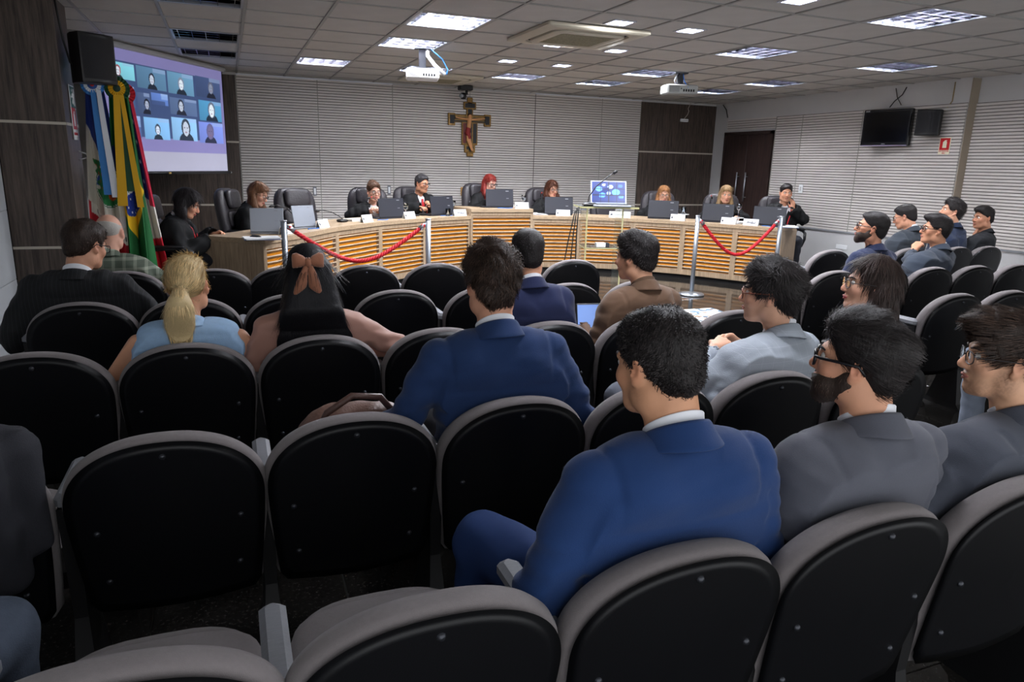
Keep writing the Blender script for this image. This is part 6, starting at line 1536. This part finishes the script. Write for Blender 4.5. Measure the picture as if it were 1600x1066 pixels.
# third row
ph, ih = aud('person with a blonde ponytail in a sleeveless light blue vest', (3, 1), (293, 446), .17, head=(-.18, .0, 0), dress='vest', sleeve='none', cloth=M_denim, trousers=M_dtr, skn=(206, 152, 122), fem=1., hs=.98, sc=.93, shw=1.16,
    hair=('pony', 'blonde', (226, 200, 150), dict(n=6000, L=.06, w=.0013, lift=.0, thick=.010, side=.006, lump=(.002, 60), mess=.2)), h=MID, seed=31, hips=(.0, .26), arms={-1: arm((-.31, .18, .57), (-.16, .36, .6)), 1: arm((.31, .18, .57), (.14, .38, .6))})
MB().tube([ih['hp'](0, -.128, .008), ih['hp'](0, -.134, -.012)], .026, 12).build('hair_tie', mat('hair_tie_tan', (196, 160, 112), .6), ph, True)
pw, iw = aud('person with very long straight black hair and a brown bow in a rose blouse', (3, 2), (480, 429), .16, head=(.02, .05, 0), dress='shirt', coll=False, cloth=M_rose, trousers=M_dtr, skn=(208, 156, 128), fem=1., hs=1.0, sc=.93, shw=1.12,
    hair=('verylong', 'jet', (17, 17, 22), dict(n=5000, L=.13, w=.0012, lift=.02, thick=.014, side=.010, lump=(.0012, 40))), h=MID, seed=32, arms={-1: arm((-.28, .02, .62), (-.16, .3, .6)), 1: arm((.34, .1, .69), (.16, .36, .58))})
# the bow
bw = MB(); B0 = iw['hp'](-.01, -.130, .066); BS = .86
def bow_loop(sgn):
    R = []
    for f, w_, dpt, dz in ((0, .012, .012, 0), (.3, .026, .02, .004), (.7, .036, .022, .006), (.95, .034, .014, .002), (1, .026, .006, 0)):
        c = B0+BS*np.array([sgn*.072*f, -.012, .006*f+dz]); R.append([c+BS*np.array([0, -dpt*math.cos(a), w_*math.sin(a)]) for a in np.linspace(0, 2*math.pi, 14, endpoint=False)])
    return R
M_bow = mat('bow_brown', (150, 96, 70), .75, bump=.2, bscale=300, sheen=.3)
for sgn in (-1, 1): MB().rings(bow_loop(sgn)).build('bow_loop', M_bow, pw, True)
MB().box(-.014, -.03, -.02, .014, .005, .02, Matrix.Translation(Vector(B0)), bev=.008).build('bow_knot', M_bow, pw, True)
for sgn in (-1, 1):
    V = []
    for f, w_ in ((0, .010), (.35, .024), (.75, .034), (1., .036)):
        c = B0+np.array([sgn*(.008+.026*f)-.008*f, -.014-.008*math.sin(f*3), -.008-.115*f]); w_ = w_*.75; tip = .0
        V += [c+np.array([-w_, 0, -tip+(.02*sgn if f == 1 else 0)]), c+np.array([0, -.01, 0]), c+np.array([w_, 0, -tip-(.02*sgn if f == 1 else 0)])]
    Fs = [(3*k+q, 3*k+q+1, 3*k+q+4, 3*k+q+3) for k in range(3) for q in (0, 1)]
    o = ob('bow_tail', me('bow_tail', V, Fs), M_bow, pw); md = o.modifiers.new('thickness', 'SOLIDIFY'); md.thickness = .004; ms = o.modifiers.new('round', 'SUBSURF'); ms.levels = 1; ms.render_levels = 1
aud('person with short black hair in a dark navy suit, third row', (3, 4), (824, 398), .22, head=(-.1, .15, 0), cloth=M_nav2, trousers=M_dtr, skn=(196, 142, 112), hs=.97, sc=.96, shw=1.02,
    hair=('short',)+BLK+(dict(n=7000, L=.012, w=.0012, lift=.5, jit=.35, thick=.007, side=.004, lump=(.0015, 60), mess=1.),), h=MID, seed=33)
aud('person with thick dark hair in a brown suit, face turned left', (3, 5), (993, 403), .20, head=(.45, .12, 0), face=.1, cloth=M_brn, trousers=M_dtr, skn=(208, 156, 126), hs=1.0, sc=.97, shw=1.05, coll=True, shirtm=M_brn,
    hair=('short',)+BLK+(dict(n=7000, L=.026, w=.0012, lift=.3, jit=.3, thick=.018, side=.012, top=.008, lump=(.004, 45), mess=1.2),), h=MID, seed=34)
aud('person with long wavy dark hair and round glasses, face in profile to the left', (2, 6), (1362, 447), .24, head=(.8, -.05, 0), face=.2, dress='shirt', coll=False, cloth=mat('blouse_dark', (38, 36, 42), .8), trousers=M_dtr, skn=(214, 164, 138), fem=1., hs=1.0, sc=.93, pressed=False,
    hair=('wavy', 'brown_black', (54, 42, 38), dict(n=5000, L=.08, w=.0013, lift=.08, thick=.014, side=.010, lump=(.004, 45), wave=.004)), spec=(M_thin, .002, .8), h=MID, seed=35)
# fourth and fifth rows on the left
aud('person in a black pinstriped robe, head turned right, by the left wall', (4, 0), (133, 384), .20, head=(-.55, .30, 0), face=-.1, dress='robe', cloth=M_robe2, trousers=M_dtr, skn=(198, 146, 118), hs=1.0, sc=1.0, shw=1.12,
    hair=('short',)+DBR+(dict(n=5000, L=.022, w=.0012, lift=.3, thick=.014, side=.009, lump=(.003, 55), mess=1.5),), spec=(M_thin, .0022), h=MID, seed=41, coll=True, arms={-1: arm((-.34, .05, .60), (-.2, .3, .6)), 1: arm((.36, .12, .58), (.15, .38, .58))})
aud('person with a bald crown and white fringe in a green plaid shirt', (5, 0), (172, 363), .22, head=(-.25, .15, 0), dress='shirt', cloth=M_pl, trousers=M_dtr, skn=(206, 156, 134), hs=1.0, sc=.97, shw=1.1,
    hair=('bald', 'white_grey', (212, 206, 198), dict(n=3500, L=.009, w=.0009, lift=.2, con=1, lump=(.001, 60))), h=MID, seed=51, arms={1: arm((.33, .14, .62), (.14, .36, .58))})
# right block
aud('person with dark beard and glasses in a navy jacket, right block, looking left', (11, 1), (1362, 357), .22, head=(.68, -.12, 0), face=.15, cloth=M_nav3, trousers=M_dtr, skn=(190, 134, 106), hs=1.06, sc=1.0, shw=1.15, seat=.45,
    hair=('short',)+BLK+(dict(n=5000, L=.010, w=.0012, lift=.4, thick=.007, side=.0, lump=(.001, 60)),), beard=dict(thick=.007, n=1200, name='beard_dark', rgb=(66, 53, 46)), spec=(M_frame, .0026), h=MID, seed=61, shirtm=M_nav3)
aud('person in a charcoal suit and glasses holding a fist to the chin', (11, 2), (1462, 360), .22, head=(.72, -.05, 0), face=.25, cloth=M_chb, trousers=M_dtr, skn=(192, 138, 108), hs=1.0, sc=1.0, shw=1.05,
    hair=('short',)+BLK+(dict(n=5000, L=.022, w=.0012, lift=.25, thick=.012, side=.0, top=.014, topy=.03, sweep=(0, .5, .5), lump=(.003, 50)),), spec=(M_frame, .0026), h=MID, seed=62, fine_hands=True,
    armsw={-1: (at_y(1420, 405, 4.45), at_y(1428, 392, 4.50), (.45, -.1, .75), (.75, .2, -.3), 1.2)})
aud('person in a dark suit and glasses looking down, beside the wall, front row right', (10, 2), (1414, 339), .22, head=(.45, .35, 0), face=.1, cloth=M_char, trousers=M_dtr, skn=(196, 142, 114), hs=1.0, sc=1.0, shw=1.05,
    hair=('short',)+BLK+(dict(n=5000, L=.010, w=.0012, lift=.4, thick=.007, side=.0, lump=(.001, 60)),), spec=(M_frame, .002), h=MID, seed=63)
aud('person with swept back black hair in a deep navy suit, face to the left', (10, 3), (1487, 331), .24, head=(.85, -.15, 0), face=.2, cloth=M_nav4, trousers=M_dtr, skn=(204, 152, 124), hs=1.03, sc=1.0,
    hair=('short',)+BLK+(dict(n=2500, L=.04, w=.0014, lift=.2, thick=.018, side=.010, top=.012, sweep=(0, -1, .2), lump=(.004, 50)),), h=MID, seed=64)
aud('person in a black polo shirt with a teal lanyard, hand at the mouth', (10, 4), (1536, 341), .22, head=(.85, .05, 0), face=.5, dress='polo', sleeve='short', cloth=M_polo, trousers=M_dtr, skn=(188, 134, 106), hs=1.0, sc=1.0,
    hair=('short',)+BLK+(dict(n=5000, L=.02, w=.0012, lift=.3, thick=.011, side=.0, top=.012, topy=.03, lump=(.003, 50), sweep=(0, .6, .4)),), h=MID, seed=65, fine_hands=True, armsw={-1: (at_y(1522, 398, 5.5), at_y(1524, 366, 5.50), (.25, -.1, .9), (.6, -.5, .1), 1.0)})
aud('person past the right edge by the aisle, one grey trouser leg showing', (13, 0), (4.16, 2.24, 1.06), 0, cloth=M_gry1, trousers=mat('trousers_blue_grey', (104, 112, 126), .85, var=.08, vscale=30), h=FAR, seed=66, hair=('short',)+BLK+(dict(n=200),), knee={-1: (-.34, .60, .52), 1: (.12, .68, .53)}, face=.0)
# ---------------------------------------------------------------- judges
def judge(lb, uv, y, face, head, hair, chair_lb, fem=0., skn=(208, 158, 130), spec=None, seed=70, armspec=None, cord=M_cord, shirtm=None, tie=None, sc=.97, hs=1.0, cz=1.0, back=.33, coll=True):
    Hw = at_y(uv[0], uv[1], y); f = np.array([-math.sin(face), math.cos(face)]); root = Hw[:2]-f*.30
    kw = dict(arms=armspec) if armspec else {}
    r_ = person(lb, root, face, Hw, head=head, dress='robe', cloth=M_robe, trousers=M_dtr, skn=skn, fem=fem, hs=hs, sc=sc, hair=hair, spec=spec, seed=seed, h=(.006, .014), cord=cord, shirtm=shirtm, tie=tie, seat=.50, pressed=False, hips=(0, .24), fine_hands=True, coll=coll, **kw)
    c = root-f*.02
    exec_chair(c[0], c[1], math.atan2(f[1], f[0]), chair_lb, cz)
    return r_
def desk_arms(dz=.83, fx=.16, fy=.50): return {-1: arm((-.30, .30, .80), (-fx+.02, fy, dz), (.3, .8, -.1), (.1, 0, -1), .5), 1: arm((.30, .30, .80), (fx-.02, fy, dz), (-.3, .8, -.1), (-.1, 0, -1), .5)}
PI = math.pi
def hr(st, nm, rgb, **k): return (st, nm, rgb, dict(dict(n=1800, w=.0016, lump=(.003, 50)), **k))
judge('person in a black robe with dark curls holding glasses, left end of bench', (292, 318), 7.15, -PI*.5-.15, (0, .5, 0), hr('curlbob', 'soft_black', (42, 38, 40), wave=.004, thick=.018, side=.014), 'leather chair at the left end of the bench, under the woman with dark curls', 1., (206, 150, 122), None, 71,
      {-1: arm((-.25, .30, .66), (-.06, .50, .78), (.2, .9, .3), (.5, -.2, -.8), .9), 1: arm((.25, .28, .64), (.1, .48, .74))})
judge('person in a black robe with long brown hair and glasses, looking down', (403, 303), 8.5, -PI*.5-.35, (-.1, .5, 0), hr('long', 'brown', (112, 78, 56)), 'leather chair under the woman with long brown hair', 1., (214, 164, 140), (M_thin, .002), 72)
judge('person in a black robe with pinned up brown hair and glasses, upright', (584, 300), 9.25, PI+.05, (.12, .1, 0), hr('up', 'brown2', (96, 70, 54), thick=.012), 'leather chair under the woman with pinned up hair', 1., (214, 164, 142), (M_frame, .002), 73, {-1: arm((-.28, .22, .80), (-.03, .36, .86), (.1, .7, .5), (.5, -.3, -.6), 1.1), 1: arm((.28, .22, .80), (.06, .36, .86), (-.1, .7, .5), (-.5, -.3, -.6), 1.1)})
judge('person in a black robe, white shirt and red tie, grey dark hair and glasses', (659, 287), 9.8, PI+.25, (.25, .18, 0), hr('short', 'greying', (66, 64, 66), thick=.005, L=.02), 'leather chair under the man with the red tie', 0., (196, 140, 110), (M_frame, .002), 74, {-1: arm((-.30, .22, .84), (-.05, .40, .90), (.3, .6, .5), (.6, -.3, -.3), 1.0), 1: arm((.30, .24, .82), (.1, .44, .88), (-.2, .8, 0), (-.2, 0, -1), .6)}, tie=mat('tie_red', (186, 40, 48), .6), sc=1.0)
judge('person in a black robe with red hair and dark glasses at the raised middle', (765, 287), 10.0, PI+.2, (.15, .26, 0), hr('shoulder', 'red', (128, 42, 36), thick=.014), 'leather chair under the red haired woman', 1., (222, 174, 154), (M_frame, .0034), 75, desk_arms(.93), cz=1.05)
judge('person in a black robe with a brown bob and glasses, looking down', (862, 296), 10.0, PI+.1, (.0, .18, 0), hr('bob', 'chestnut', (82, 48, 34), thick=.020, side=.016), 'leather chair under the woman with the brown bob', 1., (204, 150, 124), (M_frame, .002), 76, desk_arms(.84))
judge('person in a black robe with blonde brown hair and glasses, smiling downwards', (1037, 304), 9.25, PI-.35, (-.05, .2, 0), hr('shoulder', 'honey', (160, 112, 72)), 'leather chair under the smiling blonde woman', 1., (220, 170, 144), (M_frame, .0022), 77, desk_arms(.84))
judge('person in a black robe over a blue collar, long streaked blonde hair', (1134, 304), 8.55, PI-.5, (.05, .18, 0), hr('wavy', 'streaked', (166, 136, 98)), 'leather chair under the woman with streaked blonde hair', 1., (216, 162, 134), None, 78, desk_arms(.84), shirtm=mat('collar_blue', (36, 52, 190), .7))
judge('person in a black robe resting the cheek on one hand, right end of bench', (1228, 302), 7.95, PI-.45, (-.1, .1, 0), hr('short', 'soft_black2', (44, 40, 40), thick=.006, L=.018), 'leather chair under the man at the right end of the bench', 0., (210, 154, 124), None, 79, {-1: arm((-.26, .32, .85), (-.10, .36, .99), (.05, -.1, .95), (.35, -1, .1), .45), 1: arm((.32, .34, .80), (.26, .56, .83), (0, .9, 0), (0, 0, -1), .35)}, sc=1.0)
p = at_y(462, 322, 9.0); exec_chair(p[0], p[1]-.05, -PI/2+.45, 'empty leather chair behind the left part of the bench')
p = at_y(948, 300, 9.9); exec_chair(p[0], p[1], -PI/2, 'empty leather chair hidden behind the lectern laptop')
# ================================================================ things left on the chairs
def blob_thing(nm, lb, cat, loc, shapes, m, h, part, seed, amp=.004, fr=35, rz=0., floor_z=None):
    t = thing(nm, lb, cat, loc, rz); R_ = max(max(abs(v) for v in c)+max(r) for c, r in shapes)+.03
    sd = Sdf(axis(-R_, R_, h), axis(-R_, R_, h), axis(-.05, R_, h))
    for c, r in shapes: sd.ell(c, r, None, .04)
    sd.cut(lambda X, Y, Z: -Z, .01); P, Q = sd.surf(); P = relax(P, Q, 1); N_ = normals(P, Q); P = P+N_*(amp*wav(P, fr, seed))[:, None]; P[:, 2] = np.maximum(P[:, 2], .001)
    ob(part, me_np(part, P, Q), m, t); return t
M_bag = mat('leather_brown', (112, 84, 74), .38, spec=.5, var=.12, vscale=14, bump=.2, bscale=120)
c = CH[(2, 2)].location
bg = blob_thing('handbag', 'brown leather handbag with a curved handle on the chair by the navy suit', 'bag', (c[0]+.05, c[1]+.34, .447), [((0, 0, .12), (.19, .09, .14)), ((-.06, 0, .17), (.13, .075, .1)), ((.08, 0, .16), (.12, .07, .1)), ((0, 0, .05), (.2, .1, .08))], M_bag, .01, 'bag_body', 3)
MB().tube([(-.13, -.05, .2), (-.10, -.07, .27), (-.02, -.06, .315), (.07, -.05, .30), (.13, -.04, .22)], .011, 8).build('handle', mat('leather_dark', (84, 60, 54), .4, bump=.2, bscale=120), bg, True)
MB().tube([(-.15, 0, .2), (-.05, .0, .255), (.06, .0, .255), (.16, 0, .2)], .005, 6).build('zip', M_grey, bg, True)
c = CH[(3, 3)].location
blob_thing('folded_jacket', 'black crumpled jacket heaped on the chair right of the bow woman', 'jacket', (c[0]-.10, c[1]+.30, .447), [((0, 0, .1), (.15, .14, .11)), ((-.08, -.03, .16), (.1, .1, .06)), ((.1, .03, .12), (.1, .12, .07)), ((.02, -.06, .17), (.13, .06, .05))], mat('jacket_black', (28, 29, 32), .85, bump=.2, bscale=200), .009, 'cloth', 9, .008, 26)
t = thing('blue_folder', 'small bright blue folder lying past the black crumpled jacket', 'folder', (c[0]+.06, c[1]+.47, .448), .3)
MB().box(-.1, -.03, 0, .1, .03, .004).box(-.1, -.03, .02, .1, .03, .024).build('cover', mat('folder_bright', (70, 100, 200), .5), t); MB().box(-.098, -.028, .004, .098, .028, .02).build('pages', MATS['pages'], t)
# jacket hung over the chair back at the left edge
c = CH[(2, 0)].location
jk = thing('hung_jacket', 'dark grey jacket hung over the chair back at the left edge', 'jacket', (c[0], c[1], 0))
sd = Sdf(axis(-.30, .30, .008), axis(-.12, .26, .008), axis(.30, .88, .008))
sd.chain([(-.2, .06, .80), (.19, .06, .78)], [.06, .055], .03); sd.chain([(-.2, -.0, .78), (-.2, .0, .48)], [.05, .045], .03); sd.chain([(.0, -.02, .80), (.0, .02, .44)], [.05, .04], .03); sd.chain([(.14, -.01, .78), (.15, .03, .46)], [.055, .05], .03); sd.chain([(.205, .04, .78), (.215, .07, .52)], [.042, .036], .015)
sd.chain([(.0, .18, .78), (.0, .2, .6)], [.04, .03], .04)
P, Q = sd.surf(); P = relax(P, Q, 1); N_ = normals(P, Q); P = P+N_*(.005*wav(P*np.array([1.6, 1, .4]), 40, 4))[:, None]
ob('cloth', me_np('cloth', P, Q), mat('jacket_dark_grey', (44, 45, 52), .88, bump=.2, bscale=300), jk)
MB().tube([(-.12, .0, .845), (0, -.03, .862), (.12, .0, .845)], [.02, .024, .02], 10, squash=.7).build('collar', MATS['jacket_dark_grey'], jk, True)
# laptop on the knees of the man in brown
p = at_y(929, 492, 3.32)
t = thing('laptop', 'small open laptop glowing pale blue between the navy and brown suits', 'laptop', (p[0], 3.30, p[2]-.10), math.pi-.15)
laptop_parts(t, .22, .15, .25, M_lap, M_lap, False, mat('display_pale', (120, 150, 210), .3, emit=.3))
